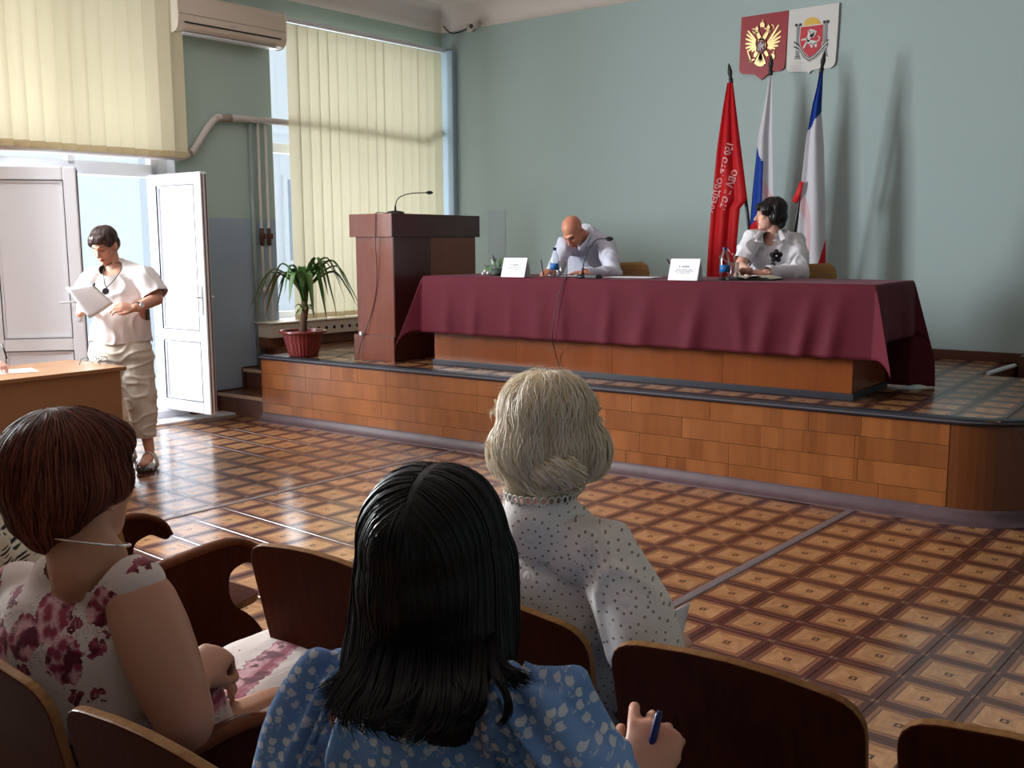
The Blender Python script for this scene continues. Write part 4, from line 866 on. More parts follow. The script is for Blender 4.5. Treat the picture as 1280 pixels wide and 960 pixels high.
# ------------------------------------------------------------------ people: one continuous body each, grown from joined limbs
def blob(name, prims, voxel, mat, parent, smooth=4, sculpt=(), cut=None, disp=None, paint=None, label=None):
    mb = MB()
    for vs, fs in prims: mb.add(vs, fs)
    me = bpy.data.meshes.new('t'); me.from_pydata(mb.v, [], mb.f); o = bpy.data.objects.new('t', me); COL.objects.link(o)
    md = o.modifiers.new('r', 'REMESH'); md.mode = 'VOXEL'; md.voxel_size = voxel
    bpy.context.view_layer.update()
    m2 = bpy.data.meshes.new_from_object(o.evaluated_get(bpy.context.evaluated_depsgraph_get()))
    bpy.data.objects.remove(o); bpy.data.meshes.remove(me); m2.name = name
    n = len(m2.vertices); co = np.empty(n*3); m2.vertices.foreach_get('co', co); co = co.reshape(-1, 3)
    ed = np.empty(len(m2.edges)*2, int); m2.edges.foreach_get('vertices', ed); a, b = ed[::2], ed[1::2]
    deg = np.maximum(1, np.bincount(a, minlength=n)+np.bincount(b, minlength=n))
    def lap(c): return np.stack([(np.bincount(a, c[b, k], n)+np.bincount(b, c[a, k], n))/deg for k in range(3)], 1)
    for k in range(smooth): co = co+.55*(lap(co)-co)
    for c, r, v in sculpt:
        w = np.exp(-((co-np.array(c))**2).sum(1)/(r*r)); co = co+w[:, None]*np.array(v)
    def normals():
        m2.vertices.foreach_set('co', co.ravel()); m2.update(); q = np.empty(n*3); m2.vertices.foreach_get('normal', q); return q.reshape(-1, 3)
    if disp: nr = normals(); co = co+nr*disp(co, nr)[:, None]
    nr = normals()
    m2.polygons.foreach_set('use_smooth', [True]*len(m2.polygons))
    if paint is not None:
        c = np.ones((n, 4)); c[:, :3] = paint(co, nr); at = m2.color_attributes.new('Col', 'FLOAT_COLOR', 'POINT'); at.data.foreach_set('color', c.ravel())
    if cut is not None:
        g = cut(co).astype(float) if cut(co).dtype == bool else cut(co); snap = cut(co).dtype != bool; k = g > 0
        if snap:        # slide the first removed ring onto the cut itself for a clean hem
            x = k[a] != k[b]; ia, ib = np.where(k[a], b, a)[x], np.where(k[a], a, b)[x]      # kept, removed
            t = g[ia]/(g[ia]-g[ib]); p = co[ia]+(co[ib]-co[ia])*t[:, None]; cnt = np.bincount(ib, minlength=n)
            s_ = np.stack([np.bincount(ib, p[:, q], n) for q in range(3)], 1); on = cnt > 0; co = co.copy(); co[on] = s_[on]/cnt[on][:, None]; k = k & ~on; m2.vertices.foreach_set('co', co.ravel())
        bm = bmesh.new(); bm.from_mesh(m2); bm.verts.ensure_lookup_table()
        bmesh.ops.delete(bm, geom=[bm.verts[i] for i in np.nonzero(k)[0]], context='VERTS')
        if snap: bmesh.ops.delete(bm, geom=[f_ for f_ in bm.faces if all(on[v.index] for v in f_.verts)] if False else [], context='FACES')
        bm.to_mesh(m2); bm.free()
    m2.materials.clear(); m2.materials.append(mat)
    o = bpy.data.objects.new(name, m2); COL.objects.link(o)
    if parent is not None: hang(o, parent)
    if label: o['label'] = label
    return o
def waves(v, f, seed, k=7, stretch=(1, 1, 1)):      # cheap smooth noise for cloth folds
    R = np.random.RandomState(seed); s = np.zeros(len(v)); st = np.array(stretch)
    for i in range(k):
        d = R.normal(size=3); d /= np.linalg.norm(d); s += np.sin((v*st) @ d*f*(.6+.9*R.rand())+R.rand()*6.28)
    return s/k
def ridge(v, f, seed, stretch=(1, 1, 1)):            # narrow creases between flat stretches
    return np.exp(-(waves(v, f, seed, 5, stretch)/.16)**2)-.35
def limb(pts, r, side=None, n=14): return sweep(pts, r, n, side, True)
def seg(a, b, k): return [tuple(V(a)+(V(b)-V(a))*i/k) for i in range(k+1)]
class Head:
    """skull, face, ears and neck in a frame: x across, y the way the face looks, z up"""
    def __init__(s, c, fwd, up=(0, 0, 1), k=1.0):
        f = V(fwd).normalized(); u = V(up); x = f.cross(u).normalized(); u = x.cross(f).normalized()
        s.M = MX(((x.x*k, f.x*k, u.x*k, c[0]), (x.y*k, f.y*k, u.y*k, c[1]), (x.z*k, f.z*k, u.z*k, c[2]), (0, 0, 0, 1))); s.k = k; s.R = MX((x, f, u)).transposed()
    def p(s, *q): return tuple(s.M @ V(q))
    def ell(s, c, r): return sphere(s.p(*c), tuple(x*s.k for x in r), s.R, 16, 11)
    def lim(s, pts, r, n=10): r = [x*s.k for x in r] if isinstance(r, list) else r*s.k; return limb([s.p(*q) for q in pts], r, None, n)
    def prims(s, neck_to=None, nr=.054):
        L = [s.ell((0, -.014, .034), (.075, .094, .086)), s.ell((0, .026, -.03), (.061, .066, .085)), s.ell((0, .042, -.076), (.046, .046, .036)), s.ell((0, .074, -.096), (.019, .018, .016)),
             s.lim([(0, .086, .014), (0, .100, -.010), (0, .112, -.034)], [.007, .009, .0125]), s.ell((.010, .098, -.038), (.008, .009, .007)), s.ell((-.010, .098, -.038), (.008, .009, .007)),
             s.lim([(-.042, .070, .024), (-.02, .085, .024), (0, .088, .020), (.02, .085, .024), (.042, .070, .024)], .0095), s.ell((.04, .062, -.022), (.02, .02, .018)), s.ell((-.04, .062, -.022), (.02, .02, .018)),
             s.lim([(-.022, .080, -.066), (0, .090, -.065), (.022, .080, -.066)], .009)]
        for q in (-1, 1): L.append(s.ell((q*.076, -.010, -.004), (.010, .019, .032))); L.append(s.ell((q*.073, .0, -.028), (.008, .01, .012)))
        if neck_to is not None: a = V(s.p(0, -.022, -.05)); L.append(limb([tuple(a), tuple(a+(V(neck_to)-a)*.55), tuple(neck_to)], [nr*s.k, nr*s.k, nr*1.15*s.k], None, 16))
        return L
    def sculpt(s): return [(s.p(q*.031, .086, .002), .015*s.k, tuple(s.R @ V((0, -.013*s.k, 0)))) for q in (-1, 1)]
    def features(s, parent, brow, lip, closed=False, glasses=False):
        mw, md, mi = MATS('eye_white', lin(225, 220, 216), .25), MATS('brow_'+brow[0], brow[1], .7), MATS('iris', lin(40, 28, 22), .15)
        for q in (-1, 1):
            if not closed:
                ob('eye', MB().add(*s.ell((q*.031, .0745, .001), (.0135, .0105, .0075))), mw, parent, smooth=True)
                ob('iris', MB().add(*s.ell((q*.031, .0815, .001), (.0062, .0042, .0064))), mi, parent, smooth=True)
            ob('eyelashes', MB().add(*s.lim([(q*.018, .0825, .001 if closed else .006), (q*.031, .0868, -.003 if closed else .0085), (q*.044, .0785, .001 if closed else .005)], .0019, 6)), mi, parent, smooth=True)
            ob('eyebrow', MB().add(*s.lim([(q*.014, .0945, .024), (q*.03, .0935, .031), (q*.048, .076, .026)], [.003, .0036, .002], 6)), md, parent, smooth=True)
        ml = MATS('lips_%d' % int(lip[0]*999), lip, .4)
        ob('lips', MB().add(*s.lim([(-.02, .0875, -.0625), (-.007, .0985, -.0605), (0, .0985, -.062), (.007, .0985, -.0605), (.02, .0875, -.0625)], [.002, .0042, .0040, .0042, .002], 8)).add(*s.lim([(-.018, .087, -.068), (0, .0975, -.070), (.018, .087, -.068)], [.002, .0052, .002], 8)), ml, parent, smooth=True)
def MATS(name, c, r=.5, **k): return bpy.data.materials[name] if name in bpy.data.materials else flat(name, c, r, **k)
def hand(W, f, n, sg, s=1.0, curl=(25, 30, 20), spread=.06, thumb=(.75, .55, -.35), tcurl=.5, each=None):
    """palm, four bent fingers of unequal length and a thumb; f along the fingers, n out of the back of the hand, sg picks the thumb side"""
    W, f, n = V(W), V(f).normalized(), V(n); n = (n-f*n.dot(f)).normalized(); l = f.cross(n)*sg; L = []
    P = lambda a, b, c: tuple(W+(f*a+l*b+n*c)*s)
    L.append(sweep([P(-.03, 0, 0), P(0, 0, 0), P(.03, .002, 0), P(.06, .001, .002), P(.085, 0, .002)], [(.025*s, .02*s), (.027*s, .018*s), (.035*s, .0165*s), (.04*s, .0145*s), (.036*s, .0115*s)], 14, l, True))
    for i, (off, bs, ls, r) in enumerate(((.030, .083, (.044, .027, .021), .0088), (.0105, .089, (.048, .031, .022), .0090), (-.0095, .086, (.045, .029, .021), .0086), (-.028, .077, (.035, .022, .018), .0076))):
        c = each[i] if each else curl; d = (f+l*spread*(1.5-i)).normalized(); p = V(P(bs-.012, off, .001)); pts = [tuple(p)]; an = 0; pts.append(tuple(p+d*.012*s))
        p = V(pts[-1])
        for k in range(3):
            an += radians(c[k]); q = d*cos(an)-n*sin(an); p = p+q*ls[k]*s; pts.append(tuple(p))
        L.append(limb(pts, [r*s*1.05, r*s*1.05, r*s, r*s*.9, r*s*.75], None, 10))
    p = V(P(.018, .022, -.004)); t1 = (f*thumb[1]+l*thumb[0]+n*thumb[2]).normalized(); t2 = (t1+(f*.8-l*.4-n*.5)*tcurl).normalized(); t3 = (t2+(f*.5-l*.5-n*.5)*tcurl).normalized()
    L.append(limb([tuple(p), tuple(p+t1*.042*s), tuple(p+(t1*.042+t2*.031)*s), tuple(p+(t1*.042+t2*.031+t3*.024)*s)], [.0135*s, .0108*s, .0098*s, .0078*s], None, 10))
    return L
def m_skin(name, c, red=.12):
    b = NB(name); p = b.pos(); nz = b.noise(p, 22, 3); col = b.mix(nz.smooth(.35, .7)*.5, c, (c[0]*1.02, c[1]*(1-red*1.6), c[2]*(1-red*1.9)))
    b.bump(b.noise(p, 420, 2), .08, .001); m = b.set(c=col, r=.46, sss=.12, spec=.4)
    b.bsdf.inputs['Subsurface Radius'].default_value = (.01, .004, .002); b.bsdf.inputs['Subsurface Scale'].default_value = .6; return m
SK1 = m_skin('skin_fair', lin(226, 178, 158)); SK2 = m_skin('skin_ruddy', lin(208, 142, 114)); SK3 = m_skin('skin_tanned', lin(208, 156, 132)); SK4 = m_skin('skin_arm', lin(186, 138, 112), .05)
def m_fabric(name, c, c2=None, r=.85, weave=500, sheen=.1, transl=0):
    b = NB(name); p = b.pos(); col = b.mix(b.noise(p, 14, 3), c, c2 or tuple(x*.94 for x in c)); b.bump(b.noise(p, weave, 2), .12, .001); return b.set(c=col, r=r, sheen=sheen, spec=.2)
COTTON = m_fabric('white_cotton', lin(228, 222, 222)); LINEN = m_fabric('cream_linen', lin(214, 204, 190)); SHIRT = m_fabric('pale_blue_shirt', lin(214, 216, 232)); SHIRTW = m_fabric('white_shirt', lin(234, 232, 238))
def m_hair(name, ca, cb, r=.38, spec=.5):
    b = NB(name); a = b.attr('Col', 'Fac'); b.set(c=b.mix(a, ca, cb), r=r, spec=spec); return b.mat
def surf_bvh(o): me = o.data; return BVHTree.FromPolygons([v.co.copy() for v in me.vertices], [tuple(p.vertices) for p in me.polygons])
def strands(name, parent, mat, bvh, roots, dirf, step, nmin, nmax, lift=(.0006, .006), w=.0012, seed=1, tilt=.6, tail=None):
    """thin tapered ribbons combed over a surface; dirf(point, normal, k, random) gives the way each one runs"""
    R = random.Random(seed); vs = []; fs = []; cols = []
    for root in roots:
        p = V(root); pts = []; N = R.randint(nmin, nmax); lf = R.uniform(*lift); ph = [R.uniform(-1, 1) for _ in range(4)]; dp = None
        for k in range(N):
            q, nr, _, _ = bvh.find_nearest(p)
            if q is None: break
            d = dirf(q, nr, k, ph)
            if d is None: break
            if tail and k > tail[0]: dd = d.normalized()
            else: dd = d-nr*d.dot(nr); dd = dd.normalized() if dd.length > 1e-5 else d.normalized()
            if dp is not None: dd = (dd+dp*.6).normalized()
            lk = lf*min(1, .3+k*.25)
            base = q+nr*lk if not (tail and k > tail[0]) else p
            pts.append((base, nr, dd)); p = base+dd*step; dp = dd
        if len(pts) < 3: continue
        o = len(vs); sh = R.random(); n = len(pts); tl = R.uniform(-tilt, tilt)
        for k, (q, nr, dd) in enumerate(pts):
            sd = dd.cross(nr); sd = (sd.normalized()*cos(tl)+nr*sin(tl)) if sd.length > 1e-5 else V((1, 0, 0)); ww = w*(min(1, .35+k*.3))*(1-(k/(n-1))**3*.85)
            vs += [tuple(q-sd*ww), tuple(q+sd*ww)]; cols += [sh, sh]
        fs += [(o+2*k, o+2*k+1, o+2*k+3, o+2*k+2) for k in range(n-1)]
    o = ob(name, MB().add(vs, fs), mat, parent, smooth=True); c = np.ones((len(vs), 4)); c[:, :3] = np.array(cols)[:, None]
    at = o.data.color_attributes.new('Col', 'FLOAT_COLOR', 'POINT'); at.data.foreach_set('color', c.ravel()); o['kind'] = 'stuff'; return o
def scatter(o, n, seed, keep=None):
    R = random.Random(seed); me = o.data; V_ = me.vertices; P = me.polygons; out = []
    while len(out) < n:
        p = P[R.randrange(len(P))].center
        q = V(p)+V((R.uniform(-.004, .004), R.uniform(-.004, .004), R.uniform(-.004, .004)))
        if keep is None or keep(q): out.append(q)
    return out
grey = lambda a, b: (lambda co, nr: np.repeat((a+(b-a)*(waves(co, 160, 5)*.5+.5))[:, None], 3, 1))
def person(label, loc): return empty('person', label, 'person', loc)
def lower(P, f, w=.19, kn=.46, zs=.50, zk=.50, split=.10, foot_z=0.0):
    """thighs, shins and feet of someone seated: P the pelvis, f the way they face"""
    f = V(f).normalized(); l = V((-f.y, f.x, 0)); L = []; J = []
    for q in (-1, 1):
        h = V(P)+l*q*split*.9; k = V((h.x, h.y, zk))+f*kn+l*q*.03; a = V((k.x, k.y, foot_z+.075))+f*.02; J.append((h, k, a))
        L += [limb(seg(h, k, 4), [.088, .084, .076, .066, .056]), limb(seg(k, a, 4), [.055, .056, .05, .04, .034]), limb([tuple(a-f*.03+V((0, 0, -.03))), tuple(a+f*.08+V((0, 0, -.042))), tuple(a+f*.165+V((0, 0, -.05)))], [(.033, .036), (.04, .03), (.034, .02)], l)]
    return L, J

# ---- the standing woman reading from a sheet, by the open door
PW = person('standing woman in a white tee and cream trousers reading a sheet by the open door', (-6.12, 3.86, 0))
f = V((.635, -.772, 0)).normalized(); l = V((.772, .635, 0)).normalized()
hd = Head(V((-6.226, 3.820, 1.506)), (f*.93+V((-.30, -.1, 0))*.75+V((0, 0, -.42))), (f*.2+V((0, 0, 1))-l*.10), .99)
nb = V((-6.206, 3.868, 1.343)); sides = (l.x, l.y, 0)
tp = [V((-6.129, 3.834, 0.748)), V((-6.138, 3.848, 0.867)), V((-6.144, 3.855, 1.003)), V((-6.166, 3.867, 1.165)), V((-6.189, 3.884, 1.289)), V((-6.216, 3.887, 1.348))]
sk = hd.prims(nb, .052)+[limb(tp, [(.175, .125), (.175, .125), (.165, .12), (.165, .115), (.15, .095), (.07, .06)], sides, 18)]
aR = [V((-6.027, 3.980, 1.300)), V((-5.914, 3.986, 1.145)), V((-5.820, 3.759, 1.101))]; aL = [V((-6.289, 3.762, 1.296)), V((-6.312, 3.687, 1.110)), V((-6.132, 3.562, 1.070))]
sk += [limb(seg(aR[0], aR[1], 3), [.052, .05, .047, .043]), limb(seg(aR[1], aR[2], 3), [.043, .041, .035, .028]), limb(seg(aL[0], aL[1], 3), [.052, .05, .045, .042]), limb(seg(aL[1], aL[2], 2), [.042, .036, .029])]
sk += hand(aR[2], (V((-5.880, 3.655, 1.115))-aR[2]), (.35, -.75, .55), -1, .98, (22, 40, 26), thumb=(.6, .75, .2)); sk += hand(aL[2], (V((-6.008, 3.537, 1.127))-aL[2]), (-.8, -.5, .25), -1, .92, (30, 45, 30), thumb=(.75, .5, -.3))
for hx, kx, ax in ((V((-6.053, 3.887, 0.732)), V((-5.985, 3.875, 0.380)), V((-5.908, 3.863, 0.130))), (V((-6.276, 3.822, 0.724)), V((-6.272, 3.900, 0.366)), V((-6.261, 3.926, 0.111)))):
    sk += [limb(seg(hx, kx, 3), [.10, .09, .07, .06]), limb(seg(kx, ax, 3), [.055, .052, .04, .034]), limb([tuple(ax+V((0, 0, -.03))), tuple(ax+f*.06+V((0, 0, -.058))), tuple(ax+f*.15+V((0, 0, -.07)))], [(.032, .034), (.040, .028), (.036, .02)], sides)]
blob('body', sk, .0052, SK3, PW, 4, hd.sculpt()); hd.features(PW, ('dark', lin(48, 30, 26)), lin(170, 92, 84), closed=True)
tee = [limb([tuple(p) for p in tp[:1]]+[tuple(p) for p in tp[1:]], [(.205, .155), (.207, .155), (.198, .15), (.19, .142), (.175, .118), (.085, .072)], sides, 20)]
tee += [limb([tuple(V((-6.147, 3.919, 1.310))), tuple(V((-6.026, 3.979, 1.289))), tuple(V((-5.939, 3.988, 1.187))), tuple(V((-5.897, 3.991, 1.102)))], [.095, .092, .088, .088], None, 16), limb([tuple(V((-6.247, 3.843, 1.300))), tuple(V((-6.284, 3.764, 1.291))), tuple(V((-6.307, 3.721, 1.211))), tuple(V((-6.313, 3.689, 1.126)))], [.09, .086, .08, .08], None, 16)]
eR = (aR[1]-aR[0]).normalized(); eL = (aL[1]-aL[0]).normalized(); cR = aR[0]+eR*.165; cL = aL[0]+eL*.15; zb = tp[1].z-.005
def cut_tee(co):
    mn, mx = np.minimum, np.maximum
    k = zb+.012*np.sin(co[:, 0]*20)-co[:, 2]
    k = mx(k, mn(mn((co-np.array(cR)) @ np.array(eR), .15-np.linalg.norm(co-np.array(cR+eR*.06), axis=1)), ((co-np.array(tp[3])) @ np.array(l))-.16))
    k = mx(k, mn(mn((co-np.array(cL)) @ np.array(eL), .14-np.linalg.norm(co-np.array(cL+eL*.06), axis=1)), -((co-np.array(tp[3])) @ np.array(l))-.14))
    return mx(k, .085-np.sqrt(((co-np.array(nb+f*.045+V((0, 0, -.006))))**2*np.array((1, 1, 1.2))).sum(1)))
blob('tee_shirt', tee, .0075, COTTON, PW, 6, (), cut_tee, lambda c, n: waves(c, 26, 3, stretch=(1.6, 1.6, .7))*.010+ridge(c, 26, 73, (1.3, 1.3, .9))*.007+waves(c, 60, 4)*.003)
trs = []
for hx, kx, ax in ((V((-6.056, 3.883, 0.721)), V((-5.981, 3.879, 0.380)), V((-5.944, 3.855, 0.199))), (V((-6.270, 3.824, 0.713)), V((-6.268, 3.903, 0.366)), V((-6.279, 3.922, 0.168)))):
    trs.append(limb([tuple(hx+V((0, 0, .04)))]+seg(hx, kx, 3)+seg(kx, ax, 3)[1:], [.135, .13, .12, .108, .098, .088, .078, .072], None, 18))
trs.append(limb([tuple(tp[1]+V((0, 0, -.02))), tuple(tp[0]), tuple(tp[0]+V((0, 0, -.06)))], [(.195, .145), (.205, .15), (.2, .145)], sides, 20))
za = V((-5.945, 3.857, 0.215)).z
blob('trousers', trs, .0075, LINEN, PW, 6, (), lambda co: za-co[:, 2], lambda c, n: waves(c, 24, 8, stretch=(1.3, 1.3, 1.6))*.008+ridge(c, 30, 78, (.8, .8, 1.4))*.007+waves(c, 70, 9)*.003)
for ax in (V((-5.908, 3.863, 0.130)), V((-6.261, 3.926, 0.111))):
    m = MB(); g = V((ax.x, ax.y, .0)); q = [tuple(g+f*a+l*b) for a, b in ((-.06, -.03), (-.02, -.04), (.08, -.046), (.15, -.045), (.19, -.02), (.19, .02), (.15, .045), (.08, .046), (-.02, .04), (-.06, .03))]; m.prism([(a, b) for a, b, _ in q], .001, .026); sh = ob('sandal', m, MATS('sandal_sole', lin(60, 44, 38), .7), PW, bevel=.004)
    m = MB(); mk = MATS('sandal_strap', lin(216, 212, 200), .55)
    for a, h, wd in ((.015, .112, .06), (.105, .07, .055)):
        rows = [[tuple(g+f*(a+e)+l*(.056*cos(t))+V((0, 0, .012+h*max(0, sin(t))))) for t in [pi*k/10 for k in range(11)]] for e in (-wd/2, wd/2)]; m.grid(rows)
    o = ob('strap', m, mk, sh, smooth=True); sd = o.modifiers.new('t', 'SOLIDIFY'); sd.thickness = .004
hair = [hd.ell((0, -.022, .052), (.088, .098, .082)), hd.ell((0, -.045, .0), (.084, .07, .075)), hd.ell((0, .045, .075), (.07, .045, .035)), hd.ell((.062, .02, .04), (.026, .05, .04)), hd.ell((-.062, .02, .04), (.026, .05, .04)), hd.ell((0, .074, .062), (.05, .022, .022))]
HB = m_hair('dark_brown_hair', lin(34, 22, 22), lin(84, 58, 54)); ho = blob('hair', hair, .006, HB, PW, 3, (), None, lambda c, n: waves(c, 150, 2, stretch=(1, 1, .35))*.004, grey(0, .8))
strands('hair_strands', PW, HB, surf_bvh(ho), scatter(ho, 500, 4), lambda q, n, k, ph: (q-V(hd.p(0, -.05, .125)))+V((0, 0, -.05)), .012, 4, 8, (.0005, .003), .0022, 3)
# her pendant, watch and the sheet
m = MB(); pk = [hd.p(-.05, -.02, -.12), V((-6.140, 3.758, 1.363)), V((-6.100, 3.722, 1.279)), V((-6.079, 3.722, 1.227))]; pq = [hd.p(.05, -.02, -.12), V((-6.059, 3.831, 1.372)), V((-6.050, 3.773, 1.289)), V((-6.079, 3.722, 1.227))]
for P_ in (pk, pq): m.tube(spline([tuple(x) for x in P_], 5), .0028, 6)
nk = ob('pendant_cord', m, MAT_BLACK, PW, smooth=True); m = MB(); c = V((-6.070, 3.713, 1.206)); m.tube([tuple(c), tuple(c+f*.012)], .022, 14); ob('pendant', m, MATS('pendant_metal', lin(44, 40, 46), .3, m=.6), nk, smooth=False)
m = MB(); w0 = aR[2]+(aR[1]-aR[2]).normalized()*.03; wd = (aR[1]-aR[2]).normalized(); m.tube([tuple(w0-wd*.008), tuple(w0+wd*.008)], .034, 16); o = ob('watch_strap', m, MAT_BLACK, PW, smooth=False); m = MB(); e = (CAM_POS-w0); e = (e-wd*e.dot(wd)).normalized(); c = w0+e*.033; m.tube([tuple(c), tuple(c+e*.006)], .018, 14); ob('watch_face', m, MATS('watch_white', lin(214, 214, 220), .3), o)
P4 = [V((-6.091, 3.446, 1.240)), V((-5.971, 3.563, 1.263)), V((-5.890, 3.651, 1.136)), V((-5.953, 3.513, 1.043))]
def page(name, P4, label, parent=None, curve=.02, mat=None, k=8):
    a, b, c, d = P4; n = (b-a).cross(d-a).normalized(); rows = [[tuple((a+(b-a)*u)*(1-v)+(d+(c-d)*u)*v+n*curve*sin(pi*u)*(.4+.6*v)) for u in [i/k for i in range(k+1)]] for v in [i/k for i in range(k+1)]]
    m = MB().grid(rows); o = ob(name, m, mat or MAT_PAPER, parent, smooth=True, label=label, cat='paper' if label else None); s = o.modifiers.new('t', 'SOLIDIFY'); s.thickness = .0012; return o
page('paper_sheet', P4, 'white sheet held open by the standing woman')
m = MB(); q = V((-5.957, 3.560, 1.256)); m.box(tuple(q-V((.012, .006, .008))), tuple(q+V((.012, .006, .012)))); tag(ob('paper_clip', m, MAT_BLACK, bevel=.003), 'small black clip on the sheet of the standing woman', 'clip')

# ---- the bald man writing at the long table
PM = person('bald man in a pale blue shirt bent over the long table, writing', (-4.25, 6.85, SZ))
hm = Head(V((-4.242, 6.576, 1.600)), (-.02, -.66, -.74), (-.10, -.80, .66), 1.0)
nm_ = V((-4.266, 6.833, 1.527)); pm = V((-4.310, 6.945, 1.131))
sm = V((.96, .28, 0))
tm = [pm, V((-4.316, 6.941, 1.274)), V((-4.305, 6.909, 1.405)), V((-4.270, 6.864, 1.501)), V((-4.252, 6.835, 1.545))]
sk = hm.prims(nm_, .06)+[limb(tm, [(.15, .11), (.155, .11), (.155, .11), (.13, .08), (.07, .06)], tuple(sm), 16)]
shR, elR, wrR = V((-4.341, 6.609, 1.489)), V((-4.355, 6.472, 1.267)), V((-4.210, 6.246, 1.305)); shL, elL, wrL = V((-4.123, 6.869, 1.488)), V((-3.906, 6.641, 1.275)), V((-4.005, 6.394, 1.286))
sk += [limb(seg(shR, elR, 3), .045), limb(seg(elR, wrR, 2), [.04, .034, .03]), limb(seg(shL, elL, 3), .045), limb(seg(elL, wrL, 2), [.04, .034, .03])]
sk += hand(wrR, V((-.05, -.9, -.05)), V((.1, .1, 1)), -1, 1.0, (35, 45, 30), thumb=(.6, .7, -.3)); sk += hand(wrL, V((-.9, -.35, 0)), V((0, 0, 1)), -1, 1.0, (20, 25, 15))
lo, _ = lower((pm.x, pm.y, SZ+.50), (0, -1, 0), foot_z=SZ, zk=SZ+.5, kn=.40); sk += lo
blob('body', sk, .0055, SK2, PM, 4, hm.sculpt()); hm.features(PM, ('grey', lin(110, 80, 66)), lin(160, 90, 78), closed=True)
sh = [limb(tm[:4]+[V((-4.254, 6.844, 1.539)), V((-4.270, 6.815, 1.584))], [(.19, .14), (.195, .145), (.20, .145), (.195, .125), (.125, .10), (.085, .08)], tuple(sm), 18), limb([tuple(V((-4.303, 6.736, 1.483))), tuple(shR)]+seg(shR, elR, 3)[1:], [.08, .075, .066, .062, .058]), limb(seg(elR, wrR, 2), [.058, .05, .043]),
      limb([tuple(V((-4.197, 6.844, 1.513))), tuple(shL)]+seg(shL, elL, 3)[1:], [.085, .08, .072, .068, .062]), limb(seg(elL, wrL, 2), [.062, .052, .043]), limb([tuple(V((-4.249, 6.652, 1.495))), tuple(V((-4.163, 6.692, 1.501))), tuple(V((-4.221, 6.809, 1.558))), tuple(V((-4.282, 6.834, 1.596)))], .022)]
zR = np.array(wrR); 
blob('shirt', sh, .0075, SHIRT, PM, 5, (), lambda co: np.maximum(.04-np.linalg.norm(co-np.array(wrR), axis=1), .04-np.linalg.norm(co-np.array(wrL), axis=1)), lambda c, n: waves(c, 30, 11, stretch=(1.2, 1.2, 1))*.009+ridge(c, 30, 71, (1.2, 1.2, 1))*.010+waves(c, 75, 12)*.003)
col = MB(); col.tube(spline([tuple(V((-4.222, 6.599, 1.508))), tuple(V((-4.188, 6.592, 1.464))), tuple(V((-4.162, 6.632, 1.514))), tuple(V((-4.185, 6.738, 1.570)))], 5), [(.020, .006)]*16, 8, (.3, -.6, .7)); ob('collar', col, SHIRT, PM, smooth=True)
ob('trousers', MB().add(*limb([tuple(pm+V((0, 0, -.06))), (pm.x, pm.y-.25, SZ+.5), (pm.x, pm.y-.46, SZ+.5)], [(.2, .13), (.19, .10), (.17, .08)], (1, 0, 0))), MATS('dark_trousers', lin(40, 40, 50), .8), PM, smooth=True)
m = MB(); q = V(wrR)+V((-.015, -.10, .0)); m.tube([tuple(q+V((.02, -.03, -.035))), tuple(q+V((-.045, .03, .08)))], .0045, 8); tag(ob('pen', m, MATS('ink_blue', lin(30, 34, 70), .4), smooth=True), 'blue pen in the hand of the bald man', 'pen')

# ---- the woman in the white shirt at the long table
PS = person('dark-haired woman in a white shirt with a black flower brooch, seated at the long table', (-2.68, 6.95, SZ))
hs = Head(V((-2.764, 6.879, 1.704)), (-.80, -.60, -.02), (0, 0, 1), .97)
nS = V((-2.753, 6.910, 1.546)); ps = V((-2.752, 6.941, 1.149)); ss = V((.95, .30, 0))
ts = [ps, V((-2.754, 6.935, 1.265)), V((-2.755, 6.929, 1.380)), V((-2.756, 6.923, 1.489)), V((-2.756, 6.919, 1.540))]
sk = hs.prims(nS, .052)+[limb(ts, [(.165, .125), (.165, .125), (.165, .125), (.15, .095), (.07, .06)], tuple(ss), 16)]
shR, elR, wrR = V((-2.855, 6.780, 1.524)), V((-2.873, 6.636, 1.345)), V((-2.745, 6.450, 1.317)); shL, elL, wrL = V((-2.628, 7.021, 1.511)), V((-2.518, 6.825, 1.294)), V((-2.642, 6.522, 1.300))
sk += [limb(seg(shR, elR, 3), .043), limb(seg(elR, wrR, 2), [.038, .033, .028]), limb(seg(shL, elL, 3), .043), limb(seg(elL, wrL, 2), [.04, .034, .028])]
sk += hand(wrL, V((-1, -.12, .06)), V((.1, -.5, .9)), -1, .92, (20, 35, 25)); sk += hand(wrR, V((-.35, -.6, -.05)), V((-.6, .3, .8)), 1, .92, (35, 50, 30))
lo, _ = lower((ps.x, ps.y, SZ+.50), (0, -1, 0), foot_z=SZ, zk=SZ+.5, kn=.40); sk += lo
blob('body', sk, .0052, SK1, PS, 4, hs.sculpt()); hs.features(PS, ('dark', lin(48, 30, 26)), lin(168, 64, 66))
sh = [limb(ts[:4]+[V((-2.755, 6.917, 1.529))], [(.195, .15), (.195, .15), (.195, .15), (.18, .115), (.085, .075)], tuple(ss), 18), limb([tuple(V((-2.808, 6.840, 1.518))), tuple(shR)]+seg(shR, elR, 3)[1:], [.08, .078, .075, .073, .07]), limb([tuple(V((-2.689, 6.963, 1.511))), tuple(shL)]+seg(shL, elL, 3)[1:], [.085, .083, .078, .074, .068]), limb(seg(elL, V(wrL)+(V(elL)-V(wrL)).normalized()*.03, 2), [.068, .058, .047])]
dR = (V(elR)-V(shR)).normalized(); cR2 = np.array(V(shR)+dR*.20)
